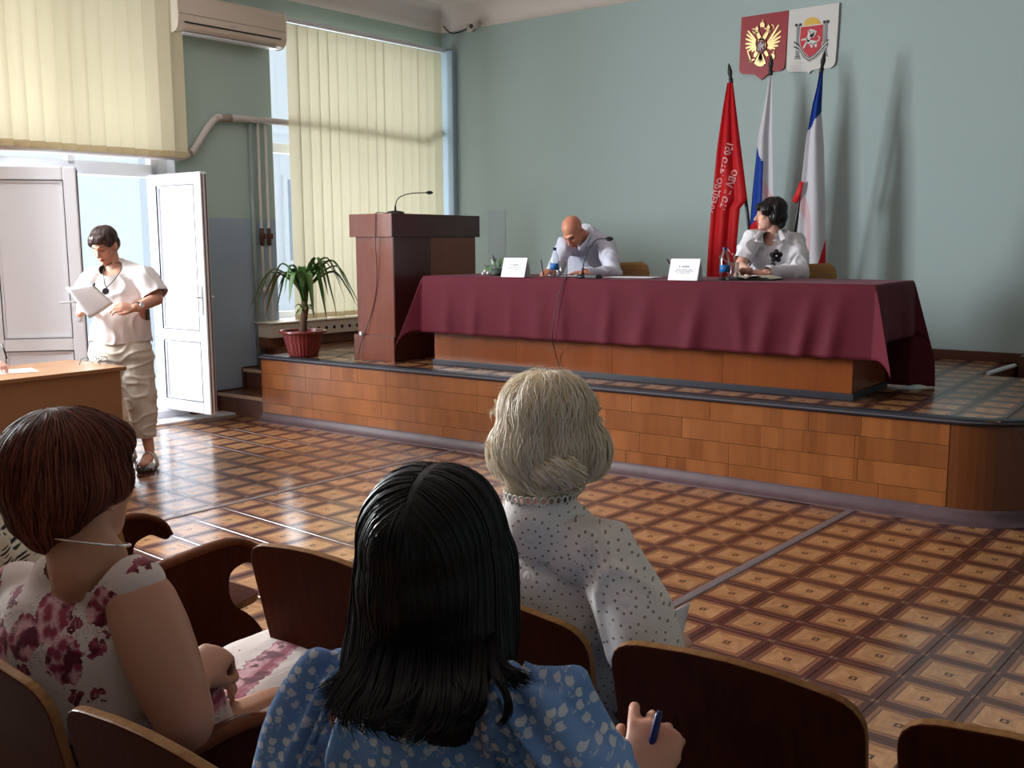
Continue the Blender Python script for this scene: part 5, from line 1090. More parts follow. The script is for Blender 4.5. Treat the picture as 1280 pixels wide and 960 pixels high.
ob_sh = blob('shirt', sh, .0075, SHIRTW, PS, 5, (), lambda co: ((((co-cR2) @ np.array(dR)) > 0) & (np.linalg.norm(co-np.array(elR), axis=1) < .12)) | (np.linalg.norm(co-np.array(wrL), axis=1) < .04) | (((co-np.array(V((-2.734, 6.810, 1.540))))**2 * np.array((1, 1, .8))).sum(1) < .05**2) | (((co-np.array(V((-2.729, 6.770, 1.506))))**2 * np.array((1, 1, .55))).sum(1) < .035**2), lambda c, n: waves(c, 28, 21, stretch=(1.5, 1.5, .8))*.008+ridge(c, 30, 72, (1.4, 1.4, .8))*.010+waves(c, 80, 22)*.003)
for P_ in ((V((-2.790, 6.777, 1.585)), V((-2.796, 6.711, 1.523)), V((-2.746, 6.733, 1.506))), (V((-2.692, 6.887, 1.590)), V((-2.641, 6.823, 1.511)), V((-2.693, 6.775, 1.523)))):
    m = MB(); m.tube(spline([tuple(x) for x in P_], 5), [(.004+.016*sin(pi*min(1, (k+1)/9)**.8), .0035) for k in range(11)], 8, (.1, -.5, -.6)); ob('collar', m, SHIRTW, PS, smooth=True)
m = MB()
for q in (V((-2.723, 6.737, 1.473)), V((-2.723, 6.728, 1.423)), V((-2.724, 6.719, 1.372))): m.add(*sphere(tuple(q), .006, nu=8, nv=6))
o = ob('buttons', m, MATS('button', lin(150, 140, 140), .4), PS, smooth=True); o['kind'] = 'stuff'
bc = V((-2.660, 6.747, 1.411)); mt = MATS('brooch_felt', lin(12, 12, 16), .8); e1v, e2v, nv_ = V((.8, .6, 0)), V((0, 0, 1)), V((.6, -.8, 0)); m = MB()
for k in range(5): a = radians(90+72*k); m.add(*sphere(tuple(bc+e1v*cos(a)*.03+e2v*sin(a)*.03), (.019, .010, .019), None, 10, 7))
m.add(*sphere(tuple(bc), (.022, .010, .022), None, 10, 7)); m.add(*sphere(tuple(bc+e2v*-.058-e1v*.02), (.02, .008, .013), None, 10, 7)); br = ob('flower_brooch', m, mt, PS, smooth=True); m = MB(); q = bc+nv_*.011; m.box((q.x-.016, q.y-.003, q.z-.001), (q.x+.008, q.y+.003, q.z+.006)); ob('brooch_pin', m, MAT_CHROME, br)
HD = m_hair('black_brown_hair', lin(16, 12, 13), lin(46, 34, 34), .3)
hair = [hs.ell((0, -.025, .050), (.092, .10, .083)), hs.ell((0, -.058, -.02), (.085, .066, .08)), hs.ell((.068, -.02, -.02), (.026, .05, .06)), hs.ell((-.068, -.02, -.02), (.026, .05, .06)), hs.ell((.056, .042, .036), (.034, .044, .048)), hs.ell((-.056, .042, .036), (.034, .044, .048)), hs.ell((0, .072, .056), (.06, .032, .032)), hs.ell((0, -.07, -.075), (.055, .04, .03))]
ho = blob('hair', hair, .006, HD, PS, 3, (), None, lambda c, n: waves(c, 150, 2, stretch=(1, 1, .3))*.003, grey(0, .6))
strands('hair_strands', PS, HD, surf_bvh(ho), scatter(ho, 600, 4), lambda q, n, k, ph: (q-V(hs.p(0, -.03, .14)))*.8+V((0, 0, -.07)), .012, 4, 9, (.0005, .003), .0022, 3)
m = MB(); m.add(*sphere(hs.p(.079, .0, -.042), .006, nu=8, nv=6)); ob('earring', m, MATS('pearl', lin(220, 216, 210), .2), PS, smooth=True)
ob('skirt', MB().add(*limb([tuple(ps+V((0, 0, -.06))), (ps.x, ps.y-.25, SZ+.5), (ps.x, ps.y-.46, SZ+.5)], [(.2, .13), (.19, .10), (.17, .08)], (1, 0, 0))), bpy.data.materials['dark_trousers'], PS, smooth=True)
# their chairs: beige padded backs
MAT_PAD = m_fabric('beige_upholstery', lin(186, 146, 96), lin(172, 130, 84))
def office_chair(x, y, label):
    c = empty('office_chair', label, 'chair', (x, y, SZ), group='beige chairs behind the long table')
    m = MB(); rows = []
    for z, w in ((1.03, .17), (1.06, .20), (1.16, .215), (1.27, .215), (1.325, .20), (1.35, .16)): rows.append([(x+w*(k/8-.5)*2, y-.03*(1-((k/8-.5)*2)**2)+.05, z) for k in range(9)])
    m.grid(rows); o = ob('backrest', m, MAT_PAD, c, smooth=True); s = o.modifiers.new('t', 'SOLIDIFY'); s.thickness = .035; s.offset = 0
    ob('seat', MB().box((x-.22, y-.42, SZ+.40), (x+.22, y, SZ+.46)), MAT_PAD, c, bevel=.02)
    for sx in (-1, 1):
        for yy in (-.38, .0): ob('leg', MB().tube([(x+sx*.19, y+yy, SZ+.001), (x+sx*.19, y+yy, SZ+.40)], .012, 8), MAT_BLACK, c, smooth=True)
        ob('back_post', MB().tube([(x+sx*.15, y+.01, SZ+.42), (x+sx*.15, y+.06, SZ+.62)], .011, 8), MAT_BLACK, c, smooth=True)
    return c
office_chair(-4.12, 7.14, 'beige padded chair behind the bald man'); office_chair(-2.60, 7.17, 'beige padded chair behind the woman in the white shirt')
# ------------------------------------------------------------------ rows of folding theatre seats
def m_ply(name, ca, cb, gloss=.3):
    b = NB(name); p = b.co(); x, y, z = b.sep(p); g = b.noise(b.comb(x*70.0, y*60.0, z*4.0), 1, 3); g2 = b.noise(b.pos(), 5, 3)
    return b.set(c=b.mix((g*.5+g2*.5).smooth(.3, .7), ca, cb), r=g2*.2+gloss-.1, coat=0.0, spec=.04)
PLY = m_ply('seat_plywood', lin(58, 25, 13), lin(76, 35, 19), .6); PLYE = m_ply('plywood_edge', lin(150, 112, 72), lin(120, 82, 50), .34); PLYA = m_ply('armrest_wood', lin(84, 46, 30), lin(110, 64, 40), .26)
BOLT = flat('bolt', (.5, .47, .42), .35, m=1)
def rounded(pts, n=5):          # polygon with each corner (x, y, r) rounded
    out = []; k = len(pts)
    for i in range(k):
        p = V(pts[i][:2]); r = pts[i][2]
        if r <= 0: out.append(tuple(p)); continue
        a = (V(pts[i-1][:2])-p).normalized(); b = (V(pts[(i+1) % k][:2])-p).normalized()
        for j in range(n+1): t = j/n; q0 = p+a*r; q1 = p+b*r; out.append(tuple(q0*(1-t)**2+p*2*t*(1-t)+q1*t*t))
    return out
def slab(poly, th, M, edge_from=0):
    m = MB(); n = len(poly); vs = [M @ V((x, y, -th/2)) for x, y in poly]+[M @ V((x, y, th/2)) for x, y in poly]
    o = len(m.v); m.v += [tuple(v) for v in vs]; m.f += [tuple(range(n-1, -1, -1)), tuple(range(n, 2*n))]; m.mi += [0, 0]
    for i in range(n): m.f.append((i, (i+1) % n, n+(i+1) % n, n+i)); m.mi.append(1)
    return m
def theatre_seat():
    c = empty('theatre_seat', 'theatre seat', 'chair', (0, 0, 0))
    a = radians(12); w = .219
    M = MX(((1, 0, 0, 0), (0, -sin(a), -cos(a), .092), (0, cos(a), -sin(a), .42), (0, 0, 0, 1)))        # local y runs up the leaning back
    top = [(w-.0, .415, .055)]+[(w*(1-k/6)-w*k/6, .415+.022*sin(pi*k/6), 0) for k in range(1, 6)]+[(-w, .415, .055)]
    poly = rounded([(-w+.012, -.02, .03), (w-.012, -.02, .03)]+top)
    ob('backrest', slab(poly, .017, M), [PLY, PLYE], c, local=True, bevel=.0035, seg=2)
    ob('seat', slab(rounded([(-.2, 0, .02), (.2, 0, .02), (.205, .40, .06), (-.205, .40, .06)]), .022, MX(((1, 0, 0, 0), (0, cos(.08), 0, .10), (0, sin(.08), 1, .405), (0, 0, 0, 1)))), [PLY, PLYE], c, local=True, bevel=.004)
    for x in (-.155, .155):
        q = M @ V((x, .35, -.011)); m = MB(); vs, fs = sphere((x, q.y-.011, q.z), (.0065, .004, .0065), nu=10, nv=6); m.add(vs, fs); ob('bolt', m, BOLT, c, local=True, smooth=True)
    sp = [(.03, 0, 0), (.46, 0, 0), (.46, .34, .05), (.40, .42, .04), (.33, .47, .05), (.335, .565, .03), (.40, .58, .02), (.455, .545, .012), (.475, .555, .012), (.455, .60, .04), (.36, .645, .06), (.10, .63, .05), (.03, .52, .05)]
    MP = MX(((0, 0, 1, .2395), (1, 0, 0, 0), (0, 1, 0, 0), (0, 0, 0, 1)))
    ob('side_panel', slab(rounded(sp), .022, MP), [PLY, PLYA], c, local=True, bevel=.004)
    m = MB(); pts = spline([(.2395, .10, .637), (.2395, .30, .652), (.2395, .38, .642), (.2395, .445, .605), (.2395, .47, .562)], 5); m.tube(pts, [(.026, .012)]*len(pts), 10, (1, 0, 0)); ob('armrest', m, PLYA, c, local=True, smooth=True)
    m = MB(); vs, fs = sphere((.252, .11, .60), (.004, .007, .007), nu=10, nv=6); ob('bolt', m.add(vs, fs), BOLT, c, local=True, smooth=True)
    return c
AX, AY, BX, BY = [-.613, -.135, -1.091, -1.569, -2.552, -3.03], 1.405, [-1.15, -1.628, -.672, -2.106], .722
AL = ['front-row brown theatre seat directly right of the blonde woman', 'brown theatre seat at the lower right corner, right end of the front row', 'brown theatre seat the blonde woman sits in', 'brown theatre seat in the front row left of the dark-haired woman\'s head', 'brown theatre seat with an open armrest panel, before the woman in the rose dress', 'brown theatre seat half hidden behind the short-haired woman\'s head at the left edge']
BL = ['empty brown theatre seat at the bottom edge between the floral dress and the blue dress', 'brown theatre seat at the lower left corner under the woman in the floral dress', 'brown theatre seat the woman in the blue dress sits in', 'brown theatre seat of the woman in the knitted top at the left edge']
s0 = theatre_seat(); s0.location = (AX[0], AY, 0); s0['label'] = AL[0]; s0['group'] = 'front row of theatre seats'
for x, lb in list(zip(AX, AL))[1:]: dup(s0, (x, AY, 0), 0, lb)
for x, lb in zip(BX, BL): dup(s0, (x, BY, 0), 0, lb)['group'] = 'second row of theatre seats'

# ------------------------------------------------------------------ dress fabrics
def m_floral():
    b = NB('rose_print'); p = b.pos(); x, y, z = b.sep(p); q = b.comb(x*.95+y*.4, z, 0.0)
    wob = b.noise(p, 38, 3, .6); d, pos, colr = b.vor(q, 8.0, 'F1', ('Distance', 'Position', 'Color'), .85, '2D'); d = d+(wob-.5)*.34; pet = b.vor(q, 46, 'F1', 'Distance', 1.0, '2D')+(b.noise(p, 60, 2)-.5)*.5
    rose = b.mix(pet.smooth(.2, .62), lin(150, 52, 76), lin(222, 170, 176)); rose = b.mix(b.noise(p, 30, 3).smooth(.5, .62), rose, lin(96, 22, 42))
    base = b.mix(b.noise(p, 9, 3), lin(226, 214, 204), lin(212, 196, 190)); col = b.mix(d < .30, base, rose)
    d2 = b.vor(b.map(q, (1, 1, 1), (.37, .21, .5)), 13, 'F1', 'Distance', .9, '2D')+(b.noise(p, 70, 2)-.5)*.5; col = b.mix((d2 < .17)*(d > .33), col, b.mix(pet.smooth(.1, .6), lin(92, 24, 44), lin(150, 66, 84)))
    n3 = b.noise(p, 17, 4, .7, 1.2); col = b.mix((n3-.5).abs().smooth(.0, .008), b.mix(d < .42, base, lin(110, 60, 74)), col)
    b.bump(b.vor(b.comb(x, z, 0.0), 60, 'F1', 'Distance').smooth(.3, .4), .15, .002); return b.set(c=col, r=.72, sheen=.15, spec=.25)
def m_tulip():
    b = NB('blue_tulip_print'); p = b.pos(); x, y, z = b.sep(p); wx = (b.noise(p, 16, 2)-.5)*.02; u = x*.88+y*.48+wx; v = z+y*.25; k = 58.0
    d, pos, colr = b.vor(b.comb(u, v, 0.0), k, 'F1', ('Distance', 'Position', 'Color'), .75, '2D'); X, Y, _ = b.sep(pos); cr, cg, cb = b.sep(colr)
    lx, ly = (u-X)*k, (v-Y)*k; an = (cr-.5)*2.6; cs, sn = b.m('COSINE', an), b.m('SINE', an); a, c = lx*cs+ly*sn, ly*cs-lx*sn
    def el(cx, cy, rx, ry): q = (a-cx)/rx; w = (c-cy)/ry; return (q*q+w*w) < 1.0
    fl = el(0, .02, .12, .25).max(el(-.17, .06, .11, .23)).max(el(.17, .06, .11, .23)).max(el(0, -.1, .2, .12))
    st_ = ((a+(c*5.0).sin()*.09).abs() < .028)*((c+.42).abs() < .36); lf = el(.14, -.42, .05, .13).max(el(-.12, -.56, .05, .12))
    base = b.mix(b.noise(p, 11, 3), lin(116, 156, 208), lin(98, 138, 194)); col = b.mix(st_.max(lf)*.8, base, lin(176, 192, 214)); col = b.mix(fl*.92, col, b.mix(cg, lin(214, 218, 222), lin(190, 200, 214)))
    b.bump(b.noise(p, 420, 2), .12, .001); return b.set(c=col, r=.8, sheen=.12, spec=.2)
def m_eyelet():
    b = NB('white_eyelet'); p = b.pos(); x, y, z = b.sep(p); u = x*.86+y*.5; q = b.comb(u, z, 0.0)
    D, P_, _ = b.vor(q, 10.5, 'F1', ('Distance', 'Position', 'Color'), .45, '2D'); X, Y, _z = b.sep(P_); dx, dy = (u-X)*10.5, (z-Y)*10.5; ang = b.m('ARCTAN2', dy, dx)
    def ringholes(r, n, w): s_ = (ang*float(n)/6.2832).frac()-.5; t = (D-r)/w; s2 = s_*(6.2832*r/n)/w; return t*t+s2*s2
    r1, r2 = ringholes(.20, 9, .028), ringholes(.42, 16, .028); d, _, _ = b.vor(q, 62, 'F1', ('Distance', 'Position', 'Color'), .5, '2D'); far = D > .52
    h = r1.min(r2); small = (d < .14)*far; hole = (h < 1.0).max(small); rim = ((h < 2.6)+(d < .27)*far).min(1.0); swirl = (D*46.0).sin()*(D < .14)
    base = b.mix(b.noise(p, 12, 3), lin(244, 241, 236), lin(234, 230, 224)); col = b.mix(rim*.6, base, lin(250, 248, 244)); col = b.mix(hole, col, lin(158, 146, 134))
    b.bump(rim-hole*2.0+swirl*.5+b.noise(p, 500, 2)*.2, .5, .003); return b.set(c=col, r=.85, sheen=.1, spec=.2)
ROSE, TULIP, EYELET = m_floral(), m_tulip(), m_eyelet()

# ---- the woman in the blue dress, nearest the camera
PD = person('woman with long straight black hair in a blue flowered dress, seated in the second row', (-.68, .85, 0))
f = V((-.32, .947, 0)).normalized(); r_ = V((.947, .32, 0))
hc = V((-0.768, 0.890, 1.110)); H4 = Head(tuple(hc), f, (0, 0, 1), .97)
nb = V((-0.738, 0.859, 1.021)); shR, shL = V((-0.612, 0.871, 0.952)), V((-0.872, 0.838, 0.926)); cm = (shR+shL)/2; pl = V((-.68, .96, .52))
sk = H4.prims(nb, .052)+[limb([tuple(pl), (pl.x, pl.y, .68), tuple(cm+V((0, 0, -.12))), tuple(cm), tuple(cm+V((0, 0, .035)))], [(.16, .11), (.14, .10), (.155, .095), (.15, .075), (.06, .05)], tuple(r_), 18)]
elR, wrR = V((-0.527, 0.857, 0.874)), V((-0.515, 0.951, 0.861)); elL, wrL = V((-0.902, 0.768, 0.798)), V((-0.950, 0.970, 0.649))
sk += [limb(seg(shR, elR, 3), [.046, .044, .04, .037]), limb(seg(elR, wrR, 2), [.037, .034, .027]), limb(seg(shL, elL, 3), [.046, .044, .04, .037]), limb(seg(elL, wrL, 2), [.037, .034, .027])]
hf = (V((-0.529, 1.005, 0.903))-wrR); hn = (CAM_POS-wrR).normalized()+V((0, 0, .35))
sk += hand(wrR+hf*.12, hf, hn, -1, .92, each=[(30, 60, 40), (48, 75, 45), (56, 80, 45), (62, 80, 45)], spread=.10, thumb=(.5, .75, -.35), tcurl=.5); sk += hand(wrL, V((.2, 1, -.1)), V((0, 0, 1)), 1, .9)
lo, _ = lower(pl, f); sk += lo
blob('body', sk, .0038, SK3, PD, 3, H4.sculpt()); H4.features(PD, ('dark', lin(48, 30, 26)), lin(168, 84, 80))
dr = [limb([tuple(pl+V((0, 0, -.06))), (pl.x, pl.y, .68), tuple(cm+V((0, 0, -.14))), tuple(cm+V((0, 0, -.03))), tuple(cm+V((0, 0, .03)))], [(.19, .15), (.165, .13), (.165, .12), (.155, .10), (.09, .075)], tuple(r_), 20),
      limb([tuple(pl+V((0, 0, -.01))), tuple(pl+f*.25), tuple(pl+f*.50+V((0, 0, -.01)))], [(.21, .11), (.21, .105), (.19, .09)], tuple(r_), 18)]
for s_, e_, q in ((shR, elR, 1), (shL, elL, -1)):
    d = (e_-s_).normalized(); top = s_+r_*(-.035*q)+V((0, 0, .012))
    dr.append(limb([tuple(top), tuple(s_+V((0, 0, .018))+r_*.012*q), tuple(s_+d*.06+r_*.018*q), tuple(s_+d*.13+r_*.012*q), tuple(s_+d*.20), tuple(s_+d*.29)], [.046, .06, .068, .068, .064, .056], None, 18))
def pleat(co, n):
    w = waves(co, 30, 31, stretch=(1.2, 1.2, 1))*.005+ridge(co, 34, 75, (1, 1, .8))*.005
    for s_, e_, q in ((shR, elR, 1), (shL, elL, -1)):
        d = np.array((e_-s_).normalized()); rel = co-np.array(s_); t = rel @ d; rad = rel-t[:, None]*d; an = np.arctan2(rad[:, 2], rad @ np.array(r_)); near = np.linalg.norm(rel-np.array(d)*.05, axis=1) < .16
        side = (rel @ np.array(r_))*q > -.02
        w += near*side*(np.sin(an*13+t*9)*.0095*np.exp(-((t-.0)/.11)**2)+np.sin(an*5+t*28)*.004)
        w += near*.016*np.exp(-(((rel @ np.array(r_))*q+.035)/.012)**2)*(rel[:, 2] > -.03)
    return w
blob('dress', dr, .0055, TULIP, PD, 4, (), lambda co: (((co-np.array(nb+f*.05+V((0, 0, .01))))**2).sum(1) < .062**2), pleat)
m = MB(); q = V((-0.526, 0.997, 0.917)); pd_ = (V((-0.526, 1.008, 0.943))-V((-0.528, 0.995, 0.912))).normalized(); m.tube([tuple(q-pd_*.04), tuple(q), tuple(q+pd_*.024), tuple(q+pd_*.03)], [.0042, .0048, .0048, .003], 10); pn = ob('pen', m, MATS('pen_navy', lin(24, 30, 96), .3), smooth=True); tag(pn, 'navy pen held by the woman in the blue dress', 'pen')
# hair: a smooth fall from a centre parting, over the shoulders and down the back
HK = m_hair('black_hair', (.0018, .0015, .0018), (.006, .005, .006), .42, .3)
bk = -f
def hp(a, b_, c): return tuple(V(H4.p(0, 0, 0))+r_*a+f*b_+V((0, 0, c)))
hair = [H4.ell((0, -.018, .045), (.087, .103, .09)), H4.ell((0, -.03, -.01), (.09, .09, .09))]
hair += [sweep([hp(0, -.03, .02), hp(0, -.055, -.07), hp(0, -.085, -.13), hp(-.005, -.095, -.148), hp(-.012, -.10, -.165)], [(.088, .06), (.09, .052), (.09, .038), (.082, .026), (.06, .014)], 20, tuple(r_), True)]
for q in (-1, 1): hair.append(sweep([hp(q*.062, .0, .02), hp(q*.072, -.02, -.07), hp(q*.076, -.055, -.13), hp(q*.078, -.066, -.152)], [.034, .034, .028, .016], 12, None, True))
ho = blob('hair', hair, .0055, HK, PD, 6, (), None, lambda c, n: waves(c, 120, 6, stretch=(1, 1, .12))*.0022, lambda co, nr: np.full((len(co), 3), .15))
bv = surf_bvh(ho); R4 = random.Random(8); roots = []
for k in range(2600):
    t = R4.random(); sd = R4.choice((-1, 1)); a = -.12+.19*t; roots.append(H4.p(sd*(.004+.012*R4.random()), a, .135-.4*(a+.02)**2*8))
C4 = V(H4.p(0, 0, 0))
def flow(q, n, k, ph):
    rel = q-C4; lat = rel.dot(r_); s_ = 1 if lat > 0 else -1; up = max(0, min(1, (rel.z-.02)/.1))
    if rel.z < -.168-.025*ph[1]: return None
    fan = max(0, min(1, (-.13-rel.z)/.1))
    return r_*s_*(up*1.1+.05*ph[0])+V((0, 0, -1.0))-f*(.12*(1-up))+r_*(ph[2]*.35*fan-.15*fan*(1 if lat < -.0 else 0))
strands('hair_strands', PD, HK, bv, roots, flow, .013, 26, 46, (.0008, .0065), .0013, 5, .5)
sideroots = [V(H4.p(R4.choice((-1, 1))*R4.uniform(.03, .085), R4.uniform(-.11, .03), R4.uniform(-.04, .11))) for k in range(1800)]
strands('hair_strands', PD, HK, bv, sideroots, flow, .013, 12, 34, (.0008, .006), .0012, 6, .5)
backroots = [V(H4.p(R4.uniform(-.075, .075), -.12, R4.uniform(-.02, .135))) for k in range(2400)]
strands('hair_strands', PD, HK, bv, backroots, lambda q, n, k, ph: None if q.z-C4.z < -.172-.025*ph[1] else V((0, 0, -1))+r_*(ph[2]*.12+(q-C4).dot(r_)*.6*max(0, .06-(C4.z-q.z))/.06), .013, 14, 34, (.0008, .006), .0012, 16, .5)
def locks(name, parent, mat, specs, seed, n=26, w=.0011):       # loose locks: each spec is a spine (points), a spread at its end and a radius
    R = random.Random(seed); vs = []; fs = []; cols = []
    for pts, spread, rad in specs:
        P = [V(p) for p in spline([tuple(p) for p in pts], 7)]; T = (P[-1]-P[0]).normalized(); u = T.orthogonal().normalized(); v = T.cross(u)
        for k in range(n):
            a, rr = R.uniform(0, 2*pi), rad*sqrt(R.random()); of = u*cos(a)*rr+v*sin(a)*rr; sp = u*R.uniform(-1, 1)*spread+v*R.uniform(-1, 1)*spread; N = len(P)-R.randint(0, 7); o = len(vs); sh = R.random()
            for i in range(N):
                t = i/(N-1); q = P[i]+of*(1-.6*t)+sp*t*t; d = (P[min(i+1, len(P)-1)]-P[max(i-1, 0)]).normalized(); nn = (CAM_POS*.3+V((0, 0, 2))-q).normalized(); sd = d.cross(nn); sd = sd.normalized() if sd.length > 1e-4 else u; ww = w*(1-.85*t**2); vs += [tuple(q-sd*ww), tuple(q+sd*ww)]; cols += [sh, sh]
            fs += [(o+2*i, o+2*i+1, o+2*i+3, o+2*i+2) for i in range(N-1)]
    o = ob(name, MB().add(vs, fs), mat, parent, smooth=True); c = np.ones((len(vs), 4)); c[:, :3] = np.array(cols)[:, None]; at = o.data.color_attributes.new('Col', 'FLOAT_COLOR', 'POINT'); at.data.foreach_set('color', c.ravel()); o['kind'] = 'stuff'; return o
locks('hair_ends', PD, HK, [
    ((V((-0.807, 0.833, 1.055)), V((-0.790, 0.777, 1.023)), V((-0.799, 0.741, 1.002)), V((-0.810, 0.726, 0.993))), .010, .014), ((V((-0.809, 0.832, 1.055)), V((-0.779, 0.760, 1.023)), V((-0.777, 0.720, 0.998)), V((-0.783, 0.713, 0.984))), .010, .016), ((V((-0.792, 0.830, 1.049)), V((-0.745, 0.735, 1.026)), V((-0.741, 0.697, 1.004)), V((-0.734, 0.693, 0.989))), .014, .018), ((V((-0.778, 0.829, 1.053)), V((-0.717, 0.731, 1.026)), V((-0.708, 0.697, 1.005)), V((-0.694, 0.705, 0.992))), .014, .018),
    ((V((-0.749, 0.825, 1.051)), V((-0.683, 0.731, 1.027)), V((-0.676, 0.708, 1.004)), V((-0.663, 0.716, 0.999))), .014, .018), ((V((-0.723, 0.832, 1.055)), V((-0.652, 0.742, 1.031)), V((-0.649, 0.715, 1.003)), V((-0.659, 0.706, 0.993))), .010, .016), ((V((-0.712, 0.840, 1.055)), V((-0.637, 0.753, 1.031)), V((-0.628, 0.730, 1.006)), V((-0.638, 0.721, 0.994))), .010, .016),
    ((V((-0.697, 0.865, 1.060)), V((-0.627, 0.774, 1.035)), V((-0.619, 0.751, 1.015)), V((-0.629, 0.742, 1.006))), .012, .016), ((V((-0.680, 0.877, 1.060)), V((-0.619, 0.806, 1.045)), V((-0.595, 0.796, 1.028)), V((-0.592, 0.795, 1.008)), V((-0.599, 0.788, 0.994))), .004, .005), ((V((-0.681, 0.876, 1.060)), V((-0.618, 0.820, 1.047)), V((-0.592, 0.819, 1.040)), V((-0.583, 0.825, 1.035))), .008, .005), ((V((-0.683, 0.875, 1.060)), V((-0.627, 0.826, 1.047)), V((-0.603, 0.816, 1.034)), V((-0.592, 0.824, 1.029))), .012, .006),
    ((V((-0.689, 0.871, 1.060)), V((-0.614, 0.783, 1.035)), V((-0.610, 0.770, 1.013)), V((-0.619, 0.761, 1.001))), .003, .003), ((V((-0.707, 0.856, 1.051)), V((-0.636, 0.767, 1.035)), V((-0.624, 0.760, 1.014)), V((-0.615, 0.764, 1.001))), .006, .003), ((V((-0.797, 0.829, 1.059)), V((-0.757, 0.750, 1.018)), V((-0.746, 0.717, 0.996)), V((-0.751, 0.711, 0.983))), .012, .015), ((V((-0.735, 0.823, 1.055)), V((-0.674, 0.751, 1.031)), V((-0.675, 0.716, 1.013)), V((-0.694, 0.700, 1.005))), .014, .015), ((V((-0.705, 0.845, 1.055)), V((-0.644, 0.774, 1.039)), V((-0.618, 0.766, 1.023)), V((-0.609, 0.771, 1.019))), .01, .012)], 9, 70, .0011)

# ---- the woman in the rose-printed dress
PF = person('woman with short auburn hair in a white dress printed with red roses', (-1.64, .95, 0))
f = V((-.16, .987, 0)).normalized(); r_ = V((.987, .16, 0)); hc = V((-1.628, 0.917, 1.083)); H5 = Head(tuple(hc), (f+r_*-.12), (0, 0, 1), 1.03)
nb = V((-1.557, 0.890, 0.956)); shR, shL = V((-1.451, 0.916, 0.909)), V((-1.778, 0.872, 0.851)); cm = (shR+shL)/2; pl = V((-1.63, 1.02, .52))
sk = H5.prims(nb, .056)+[limb([tuple(pl), (pl.x, pl.y-.03, .66), tuple(cm+V((0, 0, -.11))), tuple(cm+V((0, 0, -.01))), tuple(cm+V((0, 0, .045)))], [(.19, .14), (.175, .13), (.175, .125), (.155, .09), (.07, .055)], tuple(r_), 18)]
elR, wrR = V((-1.321, 0.901, 0.736)), V((-1.457, 1.011, 0.721)); elL, wrL = V((-1.869, 0.852, 0.617)), V((-1.652, 1.120, 0.660))
sk += [limb([tuple(shR+V((0, 0, .0)))]+seg(shR, elR, 4)[1:], [.058, .062, .060, .054, .046], None, 18), limb(seg(elR, wrR, 3), [.045, .042, .035, .029], None, 16), limb(seg(shL, elL, 3), [.055, .055, .05, .045]), limb(seg(elL, wrL, 2), [.044, .036, .03])]
hf = V((-1.484, 1.070, 0.741))-wrR
sk += hand(wrR+hf*.12, hf, V((.5, -.45, .6)), 1, 1.0, each=[(70, 85, 50), (72, 85, 50), (74, 85, 50), (76, 85, 50)], thumb=(.5, .7, -.4), tcurl=.8); sk += hand(wrL, V((.9, .35, .1)), V((-.2, -.2, .9)), 1, .9, (40, 50, 40))
lo, JF = lower(pl, f, kn=.50); sk += lo
blob('body', sk, .0052, SK4, PF, 5, H5.sculpt()); H5.features(PF, ('dark', lin(48, 30, 26)), lin(168, 84, 80))
ch = cm+f*.10+V((0, 0, -.17))
dr = [limb([tuple(pl+V((0, 0, -.06))), (pl.x, pl.y-.03, .66), tuple(cm+V((0, 0, -.13))), tuple(cm+V((0, 0, -.035))), tuple(cm+V((0, 0, .015))), tuple(cm+V((0, 0, .035)))], [(.215, .165), (.195, .15), (.192, .145), (.182, .115), (.15, .085), (.09, .06)], tuple(r_), 22),
      sphere(tuple(ch+r_*.085), (.085, .085, .085)), sphere(tuple(ch-r_*.085), (.085, .085, .085)), limb([tuple(pl+V((0, 0, -.02))), tuple(pl+f*.28+V((0, 0, -.02))), tuple(pl+f*.56+V((0, 0, -.015))), tuple(pl+f*.62+V((0, 0, -.10)))], [(.235, .105), (.235, .095), (.215, .09), (.20, .07)], tuple(r_), 20), limb([tuple(shR-r_*.07+V((0, 0, .016))), tuple(shR-r_*.012+V((0, 0, .024)))], [.056, .054]), limb([tuple(shL+r_*.07+V((0, 0, .016))), tuple(shL+r_*.012+V((0, 0, .024)))], [.056, .054])]
ah = lambda s_, e_: (np.array(s_+r_*(.03 if s_ is shR else -.03)+(e_-s_).normalized()*.05), np.array((e_-s_).normalized()))
def cut_dress(co):
    k = .090-np.sqrt(((co-np.array(nb+f*.012+V((0, 0, .014))))**2*np.array((1, 1.15, 1.9))).sum(1))
    return k
blob('dress', dr, .0065, ROSE, PF, 6, (), cut_dress, lambda c, n: waves(c, 26, 41, stretch=(1.2, 1.2, 1))*.005+ridge(c, 24, 77, (1, 1, .8))*.004+waves(c, 60, 42)*.0015)
m = MB(); qs = [tuple(V(nb)+r_*cos(a)*.066+f*(sin(a)*.062+.005)+V((0, 0, .045-.02*sin(a)))) for a in [2*pi*k/28 for k in range(28)]]; m.tube(qs+[qs[0]], .0022, 6); ob('necklace', m, MATS('silver', (.8, .78, .75), .25, m=1), PF, smooth=True)
m = MB(); wv = (V(wrR)-V(elR)).normalized()
HA = m_hair('auburn_hair', lin(44, 21, 16), lin(140, 76, 54), .55, .15)
hair = [H5.ell((0, -.025, .050), (.100, .112, .090)), H5.ell((0, -.045, .018), (.103, .094, .075)), H5.ell((0, -.066, -.03), (.072, .056, .050)), H5.ell((0, -.062, -.062), (.048, .038, .038)), H5.ell((0, .05, .07), (.075, .05, .045)), H5.ell((.074, .0, .015), (.028, .045, .04)), H5.ell((-.074, .0, .015), (.028, .045, .04))]
ho = blob('hair', hair, .0055, HA, PF, 6, (), None, lambda c, n: waves(c, 110, 2, stretch=(1, 1, .3))*.002, lambda co, nr: np.full((len(co), 3), .12))
